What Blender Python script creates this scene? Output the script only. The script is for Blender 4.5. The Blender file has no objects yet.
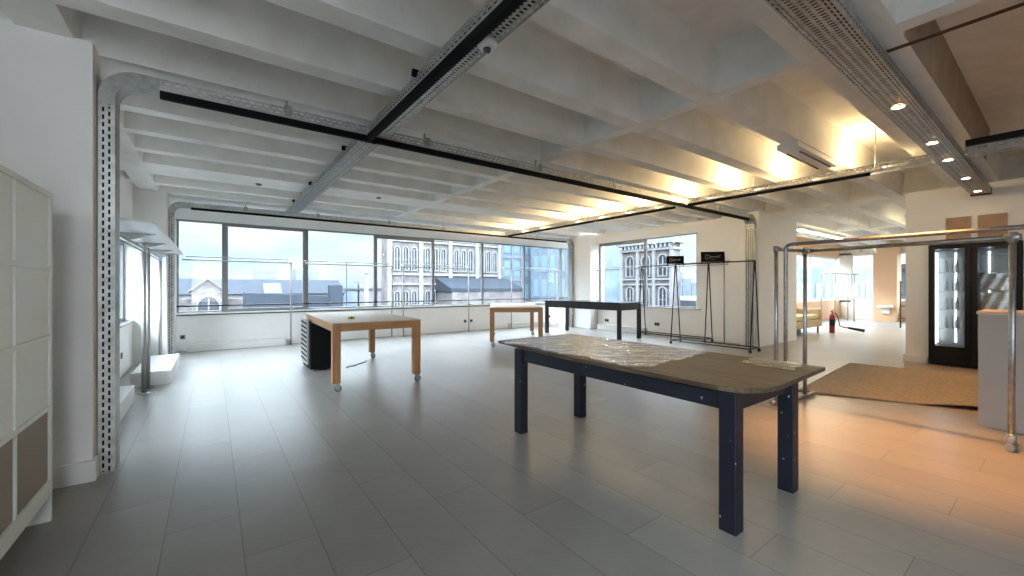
import bpy, math, random
from mathutils import Vector, Matrix
random.seed(7)
PI = math.pi
C = bpy.context.scene.collection
S = bpy.context.scene

# ------------------------------------------------------------------ camera
H = 1.35
cam = bpy.data.cameras.new('camera')
cam.sensor_width = 36.0
cam.lens = 36.0 * 408.5 / 1024.0
cam.shift_y = -1.0 / 1024.0
cam.clip_start = 0.02
cam.clip_end = 500
co = bpy.data.objects.new('camera', cam)
C.objects.link(co)
co.location = (0, 0, H)
co.rotation_euler = (PI / 2, 0, math.radians(53.72) - PI / 2)
S.camera = co

# ------------------------------------------------------------------ colour management
S.view_settings.view_transform = 'Standard'
S.view_settings.look = 'None'
S.view_settings.gamma = 1.0
S.view_settings.use_curve_mapping = False
S.view_settings.exposure = 1.42
try:
    S.cycles.max_bounces = 10
    S.cycles.diffuse_bounces = 6
    S.cycles.glossy_bounces = 4
    S.cycles.transparent_max_bounces = 24
    S.cycles.sample_clamp_indirect = 4.0
    S.cycles.caustics_reflective = False
    S.cycles.caustics_refractive = False
except Exception:
    pass

# ------------------------------------------------------------------ world: bright overcast sky
SKY_N, SKY_S, SKY_Z = 0.50, 6.0, 7.2
W = bpy.data.worlds.new('sky')
S.world = W
W.use_nodes = True
nt = W.node_tree
nt.nodes.clear()
wo = nt.nodes.new('ShaderNodeOutputWorld')
bg = nt.nodes.new('ShaderNodeBackground')
tc = nt.nodes.new('ShaderNodeTexCoord')
mp = nt.nodes.new('ShaderNodeMapping'); mp.inputs['Scale'].default_value = (1.6, 1.6, 7.0)
nz = nt.nodes.new('ShaderNodeTexNoise'); nz.inputs['Scale'].default_value = 1.7; nz.inputs['Detail'].default_value = 5
cr = nt.nodes.new('ShaderNodeValToRGB')
cr.color_ramp.elements[0].position = 0.34; cr.color_ramp.elements[0].color = (0.60, 0.78, 0.93, 1)
cr.color_ramp.elements[1].position = 0.56; cr.color_ramp.elements[1].color = (0.94, 0.97, 1.0, 1)
nt.links.new(tc.outputs['Generated'], mp.inputs['Vector'])
nt.links.new(mp.outputs['Vector'], nz.inputs['Vector'])
nt.links.new(nz.outputs['Fac'], cr.inputs['Fac'])

# the sky behind the camera (south), where the veiled sun stands, is much brighter than the northern sky seen in the windows
sx = nt.nodes.new('ShaderNodeSeparateXYZ'); nt.links.new(tc.outputs['Generated'], sx.inputs[0])
mr = nt.nodes.new('ShaderNodeMapRange'); mr.interpolation_type = 'SMOOTHSTEP'
mr.inputs['From Min'].default_value = 0.05; mr.inputs['From Max'].default_value = -0.75
mr.inputs['To Min'].default_value = SKY_N; mr.inputs['To Max'].default_value = SKY_S
nt.links.new(sx.outputs['Y'], mr.inputs['Value'])
me_ = nt.nodes.new('ShaderNodeMapRange'); me_.interpolation_type = 'SMOOTHSTEP'      # overcast: the upper sky is far brighter than the horizon
me_.inputs['From Min'].default_value = 0.16; me_.inputs['From Max'].default_value = 0.60
me_.inputs['To Min'].default_value = 0.0; me_.inputs['To Max'].default_value = SKY_Z
nt.links.new(sx.outputs['Z'], me_.inputs['Value'])
tm = nt.nodes.new('ShaderNodeMapRange'); tm.inputs['From Min'].default_value = 0.10; tm.inputs['From Max'].default_value = 0.35
nt.links.new(sx.outputs['Z'], tm.inputs['Value'])
cm = nt.nodes.new('ShaderNodeMix'); cm.data_type = 'RGBA'; cm.inputs['B'].default_value = (0.84, 0.92, 1.0, 1)
tx = nt.nodes.new('ShaderNodeMath'); tx.operation = 'MAXIMUM'; ty = nt.nodes.new('ShaderNodeMath'); ty.operation = 'LESS_THAN'; ty.inputs[1].default_value = -0.1
nt.links.new(sx.outputs['Y'], ty.inputs[0]); nt.links.new(ty.outputs[0], tx.inputs[0]); nt.links.new(tm.outputs['Result'], tx.inputs[1])
nt.links.new(tx.outputs[0], cm.inputs['Factor']); nt.links.new(cr.outputs['Color'], cm.inputs['A']); nt.links.new(cm.outputs['Result'], bg.inputs['Color'])
ad = nt.nodes.new('ShaderNodeMath'); ad.operation = 'ADD'
nt.links.new(mr.outputs['Result'], ad.inputs[0]); nt.links.new(me_.outputs['Result'], ad.inputs[1]); nt.links.new(ad.outputs[0], bg.inputs['Strength'])
nt.links.new(bg.outputs['Background'], wo.inputs['Surface'])


def portal(name, loc, sx, sy, rot):
    """a sampling portal in a window opening: gives off no light of its own"""
    L = bpy.data.lights.new(name, 'AREA'); L.shape = 'RECTANGLE'; L.size = sx; L.size_y = sy
    try:
        L.cycles.is_portal = True
    except Exception:
        return
    o = bpy.data.objects.new(name, L); C.objects.link(o); o.location = loc; o.rotation_euler = rot


portal('window_portal', (5.0, 11.25, 1.8), 11.6, 2.1, (-PI / 2, 0, 0))
portal('window_portal', (10.35, 7.4, 1.8), 2.1, 3.5, (0, PI / 2, 0))
portal('window_portal', (-1.4, 7.0, 1.8), 2.1, 5.2, (0, -PI / 2, 0))
portal('window_portal', (-0.5, -5.1, 1.75), 1.9, 2.5, (PI / 2, 0, 0))  # unseen opening behind the camera, shaped to let in fill light
portal('window_portal', (-1.6, -0.6, 1.75), 2.1, 3.2, (0, -PI / 2, 0))  # unseen opening on the left, sized to brighten the near pier
portal('window_portal', (17.3, 6.1, 1.7), 9.0, 2.0, (-PI / 2, 0, 0))
portal('window_portal', (22.3, 1.5, 1.7), 2.0, 8.6, (0, PI / 2, 0))

# ------------------------------------------------------------------ helpers


class MB:
    """collects shapes in world coordinates and links them as one mesh object"""

    def __init__(s):
        s.v = []; s.f = []; s.uv = {}; s.sm = set(); s.mi = {}

    def face(s, ids, uv=None, smooth=False, m=0):
        s.f.append(tuple(ids))
        k = len(s.f) - 1
        if uv: s.uv[k] = uv
        if smooth: s.sm.add(k)
        if m: s.mi[k] = m

    def add(s, vs, fs, smooth=False, m=0):
        b = len(s.v)
        s.v += [tuple(p) for p in vs]
        for f in fs: s.face([b + i for i in f], smooth=smooth, m=m)
        return s

    def box(s, x0, x1, y0, y1, z0, z1, m=0, R=None):
        x0, x1 = min(x0, x1), max(x0, x1); y0, y1 = min(y0, y1), max(y0, y1); z0, z1 = min(z0, z1), max(z0, z1)
        vs = [(x0, y0, z0), (x1, y0, z0), (x1, y1, z0), (x0, y1, z0), (x0, y0, z1), (x1, y0, z1), (x1, y1, z1), (x0, y1, z1)]
        if R is not None: vs = [tuple(R @ Vector(p)) for p in vs]
        return s.add(vs, [(3, 2, 1, 0), (4, 5, 6, 7), (0, 1, 5, 4), (1, 2, 6, 5), (2, 3, 7, 6), (3, 0, 4, 7)], m=m)

    def prism(s, pts, ax, a, b, m=0):
        """2D outline pts extruded along ax from a to b"""
        def P(p, t):
            return {'x': (t, p[0], p[1]), 'y': (p[0], t, p[1]), 'z': (p[0], p[1], t)}[ax]
        n = len(pts)
        vs = [P(p, a) for p in pts] + [P(p, b) for p in pts]
        fs = [tuple(range(n - 1, -1, -1)), tuple(range(n, 2 * n))] + [(i, (i + 1) % n, n + (i + 1) % n, n + i) for i in range(n)]
        return s.add(vs, fs, m=m)

    def tube(s, p, q, r, n=12, r2=None, caps=True, smooth=True, m=0):
        p = Vector(p); q = Vector(q); d = (q - p).normalized(); r2 = r if r2 is None else r2
        u = d.orthogonal().normalized(); w = d.cross(u)
        b = len(s.v)
        for c, rr in ((p, r), (q, r2)):
            for i in range(n):
                a = 2 * PI * i / n
                s.v.append(tuple(c + (u * math.cos(a) + w * math.sin(a)) * rr))
        for i in range(n):
            j = (i + 1) % n
            s.face((b + i, b + j, b + n + j, b + n + i), smooth=smooth, m=m)
        if caps:
            s.face([b + n - 1 - i for i in range(n)], m=m); s.face([b + n + i for i in range(n)], m=m)
        return s

    def path(s, pts, r, n=10, m=0):
        pts = [Vector(p) for p in pts]
        b = len(s.v); k = len(pts); u = None
        for i, p in enumerate(pts):
            d = (pts[min(i + 1, k - 1)] - pts[max(i - 1, 0)]).normalized()
            if u is None: u = d.orthogonal().normalized()
            u = (u - d * u.dot(d)).normalized(); w = d.cross(u)
            rr = r[i] if isinstance(r, (list, tuple)) else r
            for j in range(n):
                a = 2 * PI * j / n
                s.v.append(tuple(p + (u * math.cos(a) + w * math.sin(a)) * rr))
        for i in range(k - 1):
            for j in range(n):
                jj = (j + 1) % n
                s.face((b + i * n + j, b + i * n + jj, b + (i + 1) * n + jj, b + (i + 1) * n + j), smooth=True, m=m)
        s.face([b + n - 1 - j for j in range(n)], m=m); s.face([b + (k - 1) * n + j for j in range(n)], m=m)
        return s

    def lathe(s, prof, c, n=24, axis=(0, 0, 1), m=0, caps=True):
        """profile of (radius, height) turned about axis through c"""
        ax = Vector(axis).normalized(); u = ax.orthogonal().normalized(); w = ax.cross(u); c = Vector(c)
        b = len(s.v); k = len(prof)
        for (r, h) in prof:
            for j in range(n):
                a = 2 * PI * j / n
                s.v.append(tuple(c + ax * h + (u * math.cos(a) + w * math.sin(a)) * max(r, 1e-4)))
        for i in range(k - 1):
            for j in range(n):
                jj = (j + 1) % n
                s.face((b + i * n + j, b + i * n + jj, b + (i + 1) * n + jj, b + (i + 1) * n + j), smooth=True, m=m)
        if caps: s.face([b + n - 1 - j for j in range(n)], m=m); s.face([b + (k - 1) * n + j for j in range(n)], m=m)
        return s

    def quad_uv(s, pts, uvs, m=0):
        b = len(s.v); s.v += [tuple(p) for p in pts]
        s.face([b, b + 1, b + 2, b + 3], uv=uvs, m=m)

    def grid(s, fn, nu, nv, smooth=True, m=0):
        b = len(s.v)
        for i in range(nu + 1):
            for j in range(nv + 1): s.v.append(tuple(fn(i / nu, j / nv)))
        for i in range(nu):
            for j in range(nv):
                a = b + i * (nv + 1) + j
                s.face((a, a + nv + 1, a + nv + 2, a + 1), smooth=smooth, m=m)
        return s

    def build(s, name, mat, parent=None, bevel=0, solid=0, seg=2, subsurf=0):
        org = Vector((0, 0, 0)); par = parent
        while par is not None:
            org += par.location; par = par.parent
        me = bpy.data.meshes.new(name)
        me.from_pydata([(x - org.x, y - org.y, z - org.z) for (x, y, z) in s.v], [], s.f)
        mats = mat if isinstance(mat, (list, tuple)) else [mat]
        for m_ in mats: me.materials.append(m_)
        for k in s.sm: me.polygons[k].use_smooth = True
        for k, i in s.mi.items(): me.polygons[k].material_index = i
        if s.uv:
            L = me.uv_layers.new(name='UVMap')
            for k, uvs in s.uv.items():
                for li, t in zip(me.polygons[k].loop_indices, uvs): L.data[li].uv = t
        me.update()
        o = bpy.data.objects.new(name, me); C.objects.link(o)
        if parent is not None: o.parent = parent
        if solid:
            md = o.modifiers.new('thickness', 'SOLIDIFY'); md.thickness = solid; md.offset = 0
        if bevel:
            md = o.modifiers.new('bevel', 'BEVEL'); md.width = bevel; md.segments = seg; md.limit_method = 'ANGLE'; md.angle_limit = math.radians(40)
        if subsurf:
            md = o.modifiers.new('smooth', 'SUBSURF'); md.levels = subsurf; md.render_levels = subsurf
        return o


def tag(o, label, cat, group=None, kind=None):
    o['label'] = label; o['category'] = cat
    if group: o['group'] = group
    if kind: o['kind'] = kind
    return o


def thing(name, label, cat, loc=(0, 0, 0), group=None):
    o = bpy.data.objects.new(name, None); C.objects.link(o); o.location = loc
    o.empty_display_size = 0.1
    return tag(o, label, cat, group)


def struct(mb, name, mat, **k):
    o = mb.build(name, mat, **k); o['kind'] = 'structure'; return o


def kids(o):
    return [c for c in list(C.objects) if c.parent == o]


def copy_tree(o, parent=None):
    c = o.copy(); C.objects.link(c); c.parent = parent
    for ch in kids(o): copy_tree(ch, c)
    return c


# ------------------------------------------------------------------ materials


def mat(name, col, rough=0.5, metal=0.0, noise=0.0, nscale=8.0, bump=0.0, bscale=60.0, coat=0.0, spec=0.5, emit=None, estr=0.0):
    m = bpy.data.materials.new(name); m.use_nodes = True
    n = m.node_tree.nodes; l = m.node_tree.links; b = n['Principled BSDF']
    b.inputs['Base Color'].default_value = (*col, 1); b.inputs['Roughness'].default_value = rough
    b.inputs['Metallic'].default_value = metal; b.inputs['Specular IOR Level'].default_value = spec
    b.inputs['Coat Weight'].default_value = coat
    tcn = n.new('ShaderNodeTexCoord')
    if noise:
        a = n.new('ShaderNodeTexNoise'); a.inputs['Scale'].default_value = nscale; a.inputs['Detail'].default_value = 6
        l.new(tcn.outputs['Object'], a.inputs['Vector'])
        r = n.new('ShaderNodeMapRange'); r.inputs['From Min'].default_value = 0.3; r.inputs['From Max'].default_value = 0.7
        r.inputs['To Min'].default_value = 1 - noise; r.inputs['To Max'].default_value = 1 + noise
        l.new(a.outputs['Fac'], r.inputs['Value'])
        x = n.new('ShaderNodeVectorMath'); x.operation = 'SCALE'; x.inputs[0].default_value = col
        l.new(r.outputs['Result'], x.inputs['Scale']); l.new(x.outputs['Vector'], b.inputs['Base Color'])
    if bump:
        a = n.new('ShaderNodeTexNoise'); a.inputs['Scale'].default_value = bscale; a.inputs['Detail'].default_value = 4
        l.new(tcn.outputs['Object'], a.inputs['Vector'])
        bp = n.new('ShaderNodeBump'); bp.inputs['Strength'].default_value = bump; bp.inputs['Distance'].default_value = 0.01
        l.new(a.outputs['Fac'], bp.inputs['Height']); l.new(bp.outputs['Normal'], b.inputs['Normal'])
    if emit:
        b.inputs['Emission Color'].default_value = (*emit, 1); b.inputs['Emission Strength'].default_value = estr
    return m


def mnode(n, l, op, a, b=None, c=None):
    x = n.new('ShaderNodeMath'); x.operation = op
    for i, t in enumerate((a, b, c)):
        if t is None: continue
        if isinstance(t, (int, float)): x.inputs[i].default_value = t
        else: l.new(t, x.inputs[i])
    return x.outputs[0]


def glass_mat(name, tint=(0.93, 0.97, 0.99), refl=0.06):
    m = bpy.data.materials.new(name); m.use_nodes = True
    n = m.node_tree.nodes; l = m.node_tree.links; n.clear()
    o = n.new('ShaderNodeOutputMaterial'); t = n.new('ShaderNodeBsdfTransparent'); g = n.new('ShaderNodeBsdfGlossy')
    t.inputs['Color'].default_value = (*tint, 1); g.inputs['Roughness'].default_value = 0.02
    f = n.new('ShaderNodeFresnel'); f.inputs['IOR'].default_value = 1.35
    mx = n.new('ShaderNodeMixShader')
    gm = n.new('ShaderNodeNewGeometry')      # the inner faces of the pane must not reflect totally
    l.new(mnode(n, l, 'MULTIPLY', f.outputs[0], mnode(n, l, 'SUBTRACT', 1.0, gm.outputs['Backfacing'])), mx.inputs[0]); l.new(t.outputs[0], mx.inputs[1]); l.new(g.outputs[0], mx.inputs[2])
    l.new(mx.outputs[0], o.inputs['Surface'])
    return m


def perf_mat(name, rows, col=(0.46, 0.465, 0.45), rough=0.45):
    """galvanised sheet with real punched slots. rows = (v centre, v half width, pitch, slot half length, phase) in metres of UV"""
    m = mat(name, col, rough, 0.6, noise=0.22, nscale=14)
    n = m.node_tree.nodes; l = m.node_tree.links; b = n['Principled BSDF']; out = n['Material Output']
    uv = n.new('ShaderNodeUVMap'); sp = n.new('ShaderNodeSeparateXYZ'); l.new(uv.outputs['UV'], sp.inputs[0])
    U, V = sp.outputs['X'], sp.outputs['Y']
    tot = None
    for (vc, vh, pitch, sh, ph) in rows:
        fr = mnode(n, l, 'FRACT', mnode(n, l, 'ADD', mnode(n, l, 'DIVIDE', U, pitch), ph + 100.0))
        inu = mnode(n, l, 'LESS_THAN', mnode(n, l, 'ABSOLUTE', mnode(n, l, 'SUBTRACT', fr, 0.5)), sh / pitch)
        inv = mnode(n, l, 'LESS_THAN', mnode(n, l, 'ABSOLUTE', mnode(n, l, 'SUBTRACT', V, vc)), vh)
        h = mnode(n, l, 'MULTIPLY', inu, inv)
        tot = h if tot is None else mnode(n, l, 'MAXIMUM', tot, h)
    tr = n.new('ShaderNodeBsdfTransparent'); mx = n.new('ShaderNodeMixShader')
    l.new(tot, mx.inputs[0]); l.new(b.outputs[0], mx.inputs[1]); l.new(tr.outputs[0], mx.inputs[2])
    l.new(mx.outputs[0], out.inputs['Surface'])
    return m


def wood_mat(name, c1, c2, rough=0.45, axis='x', scale=1.0, coat=0.0):
    m = mat(name, c1, rough, coat=coat)
    n = m.node_tree.nodes; l = m.node_tree.links; b = n['Principled BSDF']
    tcn = n.new('ShaderNodeTexCoord'); mpn = n.new('ShaderNodeMapping')
    sc = {'x': (1.2, 18, 18), 'y': (18, 1.2, 18), 'z': (18, 18, 1.2)}[axis]
    mpn.inputs['Scale'].default_value = tuple(k * scale for k in sc)
    a = n.new('ShaderNodeTexNoise'); a.inputs['Scale'].default_value = 2.0; a.inputs['Detail'].default_value = 7; a.inputs['Distortion'].default_value = 1.2
    r = n.new('ShaderNodeValToRGB'); r.color_ramp.elements[0].position = 0.32; r.color_ramp.elements[1].position = 0.68
    r.color_ramp.elements[0].color = (*c1, 1); r.color_ramp.elements[1].color = (*c2, 1)
    l.new(tcn.outputs['Object'], mpn.inputs['Vector']); l.new(mpn.outputs['Vector'], a.inputs['Vector'])
    l.new(a.outputs['Fac'], r.inputs['Fac']); l.new(r.outputs['Color'], b.inputs['Base Color'])
    return m


def chip_mat(name, base, chip, amount=0.66, rough=0.5, scale=22.0):
    m = mat(name, base, rough, bump=0.15, bscale=30)
    n = m.node_tree.nodes; l = m.node_tree.links; b = n['Principled BSDF']
    tcn = n.new('ShaderNodeTexCoord')
    a = n.new('ShaderNodeTexNoise'); a.inputs['Scale'].default_value = scale; a.inputs['Detail'].default_value = 3; a.inputs['Roughness'].default_value = 0.4
    w = n.new('ShaderNodeTexNoise'); w.inputs['Scale'].default_value = 3.0; w.inputs['Detail'].default_value = 5
    l.new(tcn.outputs['Object'], a.inputs['Vector']); l.new(tcn.outputs['Object'], w.inputs['Vector'])
    g = mnode(n, l, 'GREATER_THAN', mnode(n, l, 'ADD', a.outputs['Fac'], mnode(n, l, 'MULTIPLY', w.outputs['Fac'], 0.15)), amount + 0.075)
    r2 = n.new('ShaderNodeMapRange'); r2.inputs['To Min'].default_value = 0.6; r2.inputs['To Max'].default_value = 1.5
    l.new(w.outputs['Fac'], r2.inputs['Value'])
    vs = n.new('ShaderNodeVectorMath'); vs.operation = 'SCALE'; vs.inputs[0].default_value = base; l.new(r2.outputs[0], vs.inputs['Scale'])
    mx = n.new('ShaderNodeMix'); mx.data_type = 'RGBA'
    l.new(g, mx.inputs['Factor']); l.new(vs.outputs[0], mx.inputs['A']); mx.inputs['B'].default_value = (*chip, 1)
    l.new(mx.outputs['Result'], b.inputs['Base Color'])
    return m


def tile_floor():
    m = mat('stone_tile_floor', (0.3, 0.3, 0.3), 0.32, bump=0.06, bscale=25)
    n = m.node_tree.nodes; l = m.node_tree.links; b = n['Principled BSDF']
    tcn = n.new('ShaderNodeTexCoord'); sp = n.new('ShaderNodeSeparateXYZ'); l.new(tcn.outputs['Object'], sp.inputs[0])
    PX, PY_ = 0.338, 1.42
    rx = mnode(n, l, 'DIVIDE', mnode(n, l, 'SUBTRACT', sp.outputs['X'], 0.13), PX)
    row = mnode(n, l, 'FLOOR', rx); fx = mnode(n, l, 'FRACT', rx)
    ry = mnode(n, l, 'DIVIDE', mnode(n, l, 'ADD', mnode(n, l, 'SUBTRACT', sp.outputs['Y'], 3.85), mnode(n, l, 'MULTIPLY', row, 0.485)), PY_)
    colm = mnode(n, l, 'FLOOR', ry); fy = mnode(n, l, 'FRACT', ry)
    gx = mnode(n, l, 'GREATER_THAN', mnode(n, l, 'ABSOLUTE', mnode(n, l, 'SUBTRACT', fx, 0.5)), 0.5 - 0.0022 / PX)
    gy = mnode(n, l, 'GREATER_THAN', mnode(n, l, 'ABSOLUTE', mnode(n, l, 'SUBTRACT', fy, 0.5)), 0.5 - 0.0022 / PY_)
    g = mnode(n, l, 'MAXIMUM', gx, gy)
    cmb = n.new('ShaderNodeCombineXYZ'); l.new(row, cmb.inputs[0]); l.new(colm, cmb.inputs[1])
    wn = n.new('ShaderNodeTexWhiteNoise'); l.new(cmb.outputs[0], wn.inputs['Vector'])
    n1 = n.new('ShaderNodeTexNoise'); n1.inputs['Scale'].default_value = 1.6; n1.inputs['Detail'].default_value = 9; n1.inputs['Roughness'].default_value = 0.62
    off = n.new('ShaderNodeVectorMath'); off.operation = 'MULTIPLY_ADD'; off.inputs[1].default_value = (3, 3, 3)
    l.new(wn.outputs['Color'], off.inputs[0]); l.new(tcn.outputs['Object'], off.inputs[2]); l.new(off.outputs[0], n1.inputs['Vector'])
    n2 = n.new('ShaderNodeTexNoise'); n2.inputs['Scale'].default_value = 22; n2.inputs['Detail'].default_value = 6
    l.new(off.outputs[0], n2.inputs['Vector'])
    val = mnode(n, l, 'ADD', mnode(n, l, 'MULTIPLY', mnode(n, l, 'SUBTRACT', wn.outputs['Value'], 0.5), 0.14),
                mnode(n, l, 'ADD', mnode(n, l, 'MULTIPLY', mnode(n, l, 'SUBTRACT', n1.outputs['Fac'], 0.5), 0.5), mnode(n, l, 'MULTIPLY', mnode(n, l, 'SUBTRACT', n2.outputs['Fac'], 0.5), 0.10)))
    val = mnode(n, l, 'ADD', val, 1.0)
    vs = n.new('ShaderNodeVectorMath'); vs.operation = 'SCALE'; vs.inputs[0].default_value = (0.262, 0.252, 0.236); l.new(val, vs.inputs['Scale'])
    mx = n.new('ShaderNodeMix'); mx.data_type = 'RGBA'; l.new(mnode(n, l, 'MULTIPLY', g, 0.75), mx.inputs['Factor']); l.new(vs.outputs[0], mx.inputs['A'])
    mx.inputs['B'].default_value = (0.09, 0.09, 0.088, 1); l.new(mx.outputs['Result'], b.inputs['Base Color'])
    rr = mnode(n, l, 'ADD', mnode(n, l, 'MULTIPLY', n1.outputs['Fac'], 0.12), 0.265)
    l.new(rr, b.inputs['Roughness'])
    b.inputs['Specular IOR Level'].default_value = 0.36
    return m


M = {}
M['wall'] = mat('white_wall_paint', (0.84, 0.84, 0.83), 0.75, noise=0.02, nscale=3, bump=0.05, bscale=40)
M['ceil'] = mat('painted_concrete', (0.86, 0.855, 0.83), 0.8, noise=0.06, nscale=4, bump=0.25, bscale=30)
M['trim'] = mat('white_gloss_trim', (0.80, 0.80, 0.79), 0.35)
M['floor'] = tile_floor()
M['galv'] = mat('galvanised_steel', (0.36, 0.365, 0.355), 0.45, 0.75, noise=0.22, nscale=14)
M['pipe'] = mat('galvanised_pipe', (0.40, 0.42, 0.43), 0.38, 0.9, noise=0.18, nscale=25)
M['pipe_dark'] = mat('dull_scaffold_pipe', (0.28, 0.275, 0.265), 0.45, 0.85, noise=0.25, nscale=20)
M['brushed'] = mat('brushed_steel', (0.42, 0.42, 0.41), 0.42, 0.7)
M['black'] = mat('black_metal', (0.006, 0.006, 0.007), 0.42, spec=.3)
M['blackm'] = mat('matt_black', (0.006, 0.006, 0.007), 0.8, spec=0.15)
M['frame'] = mat('grey_window_frame', (0.23, 0.235, 0.235), 0.4, 0.3)
M['glass'] = glass_mat('window_glass')
M['white'] = mat('white_laminate', (0.76, 0.77, 0.76), 0.4)
M['shelf'] = mat('white_shelf_board', (0.78, 0.82, 0.79), 0.45)
M['oak'] = wood_mat('oak', (0.36, 0.17, 0.062), (0.46, 0.24, 0.10), 0.45, 'z')
M['oakx'] = wood_mat('oak_rail', (0.34, 0.165, 0.062), (0.45, 0.235, 0.10), 0.45, 'x')
M['oaktop'] = wood_mat('pale_oak_top', (0.58, 0.45, 0.30), (0.70, 0.57, 0.41), 0.4, 'y', coat=0.0)
M['navy'] = chip_mat('chipped_navy_paint', (0.010, 0.012, 0.019), (0.30, 0.30, 0.30), 0.742, 0.45, 34.0)
M['navy'].node_tree.nodes['Principled BSDF'].inputs['Specular IOR Level'].default_value = 0.3
M['darkwood'] = mat('black_stained_wood', (0.013, 0.011, 0.012), 0.38, noise=0.3)
M['worn'] = wood_mat('worn_brown_tabletop', (0.040, 0.028, 0.018), (0.115, 0.082, 0.052), 0.48, 'y', 0.7)
M['worn'].node_tree.nodes['Principled BSDF'].inputs['Specular IOR Level'].default_value = 0.28
M['rubber'] = mat('grey_rubber', (0.16, 0.17, 0.18), 0.6)
M['sofa'] = mat('mustard_cushion_fabric', (0.46, 0.37, 0.19), 0.85, noise=0.1)
M['sofa_frame'] = mat('pale_beige_upholstery', (0.42, 0.33, 0.2), 0.8, noise=0.08)
M['red'] = mat('red_enamel', (0.20, 0.012, 0.02), 0.35)
M['carton'] = mat('brown_board', (0.40, 0.27, 0.19), 0.8, noise=0.06)
M['warmwall'] = mat('warm_tinted_white_wall', (0.74, 0.70, 0.62), 0.75)  # white wall with the far room's warm light put into the colour
M['orange_lit'] = mat('orange_lit_wall', (0.74, 0.50, 0.32), 0.75)  # orange light on the far walls, put into the base colour
M['socket'] = mat('brass_socket_plate', (0.22, 0.20, 0.15), 0.4, 0.6)
M['counter'] = mat('grey_counter_paint', (0.39, 0.37, 0.35), 0.6, noise=0.02)
M['rust'] = mat('rusty_conduit', (0.12, 0.045, 0.025), 0.7, noise=0.3)
M['warmlamp'] = mat('warm_lamp', (1, 0.9, 0.7), 0.5, emit=(1.0, 0.72, 0.36), estr=22.0)
M['striplamp'] = mat('ceiling_strip_lamp', (1, 0.95, 0.85), 0.5, emit=(1.0, 0.84, 0.52), estr=14.0)
M['led'] = mat('cool_white_led', (1, 1, 1), 0.5, emit=(0.85, 0.93, 1.0), estr=3.2)
M['yellowgreen'] = mat('yellow_green_plastic', (0.45, 0.48, 0.03), 0.4)
M['bluecable'] = mat('blue_grey_cable', (0.05, 0.10, 0.16), 0.5)

# ------------------------------------------------------------------ the setting
ZC, ZT = 3.05, 3.46      # underside of ribs, top of coffers
struct(MB().box(-2.4, 11.3, -5.2, 11.3, -0.12, 0).box(11.3, 24, -5.2, 6.1, -0.12, 0), 'floor', M['floor'])

cb = MB()
cb.box(-2.4, 10.62, -5.2, 11.3, ZT, ZT + 0.15)
cb.box(10.62, 24, -5.2, 6.1, ZT, ZT + 0.15)
cb.box(10.62, 11.2, 10.1, 11.3, ZT, ZT + 0.15)


def rib(y0, y1, x0, x1, d=0.035):
    cb.prism([(y0, ZC), (y1, ZC), (y1 + d, ZT + 0.01), (y0 - d, ZT + 0.01)], 'x', x0, x1)


def xbeam(x0, x1, d=0.02):
    cb.prism([(x0, ZC - .002), (x1, ZC - .002), (x1 + d, ZT + 0.01), (x0 - d, ZT + 0.01)], 'y', -5.2, 11.29 if x0 < 10 else 6.1)


for a, b in ((-5.2, -5.0), (-4.1, -3.9), (-2.9, -2.3), (-1.65, -1.47), (-0.88, -0.7), (-0.16, 0.02), (0.66, 1.2), (1.84, 2.03), (2.63, 2.82), (3.42, 3.6), (4.21, 4.7),
             (5.22, 5.38), (5.96, 6.12), (6.72, 6.88), (7.45, 8.15), (8.8, 8.97), (9.62, 11.3)):
    rib(a, b, -2.4, 24 if b < 6.2 else (10.6 if b < 10 else 11.2))
for a, b in ((-1.03, -0.76), (3.56, 3.70), (10.42, 11.05), (15.4, 15.6), (19.6, 19.8)):
    xbeam(a, b)
struct(cb, 'ceiling', M['ceil'])


def wall(name, boxes, m='wall', bevel=0):
    b = MB()
    for q in boxes: b.box(*q)
    return struct(b, name, M[m], bevel=bevel)


wall('wall_north', [(-1.5, 11.3, 11.0, 11.3, 0, 0.765), (-1.5, 11.3, 11.0, 11.3, 2.77, 3.5), (-1.5, -0.60, 11.0, 11.3, 0.765, 2.77)])
wall('wall_northwest_pier', [(-1.5, -0.66, 9.5, 10.35, 0, 3.06)])
wall('wall_northeast_pier', [(9.83, 10.5, 9.12, 10.1, 0, 3.06)])
wall('wall_west', [(-1.3, -1.1, 4.45, 9.5, 0, 0.75), (-1.4, -1.1, 4.45, 9.5, 2.12, 3.5), (-1.5, -1.1, 10.35, 11.0, 0, 3.5)])
wall('wall_west_pier', [(-2.4, -0.672, 4.03, 4.45, 0, 3.06)])
wall('wall_southwest', [(-1.7, -1.42, -5.0, -2.2, 0, 3.5), (-1.7, -1.42, -2.2, 1.0, 0, .7), (-1.7, -1.42, -2.2, 1.0, 2.8, 3.5), (-1.7, -1.42, 1.0, 4.03, 0, 3.5)])  # the unseen opening is added and sized for the light it lets in
wall('wall_east', [(10.15, 10.45, 4.5, 5.70, 0, 3.06), (10.15, 10.45, 5.70, 9.12, 0, 0.765), (10.15, 10.45, 5.70, 9.12, 2.77, 3.5), (10.95, 11.2, 10.1, 11.0, 0, 3.5)])
wall('wall_east_pier', [(9.86, 12.0, 4.10, 4.5, 0, 3.06), (10.45, 12.0, 4.5, 5.9, 0, 3.5)])
wall('wall_east_doorway', [(10.2, 12.0, 1.46, 1.76, 0, 3.06), (10.2, 12.0, 0.42, 1.46, 2.09, 3.06), (10.2, 12.0, -5.2, 0.42, 0, 3.06), (10.95, 12.0, 0.42, 1.46, 0, 2.09)])
wall('wall_south', [(-2.4, 24, -5.2, -5.0, 0, 0.55), (-2.4, 24, -5.2, -5.0, 2.95, 3.5), (-2.4, -1.4, -5.2, -5, 0.5, 3), (0.4, 24, -5.2, -5, 0.5, 3)])  # the opening, out of view, is added and sized for fill light
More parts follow.
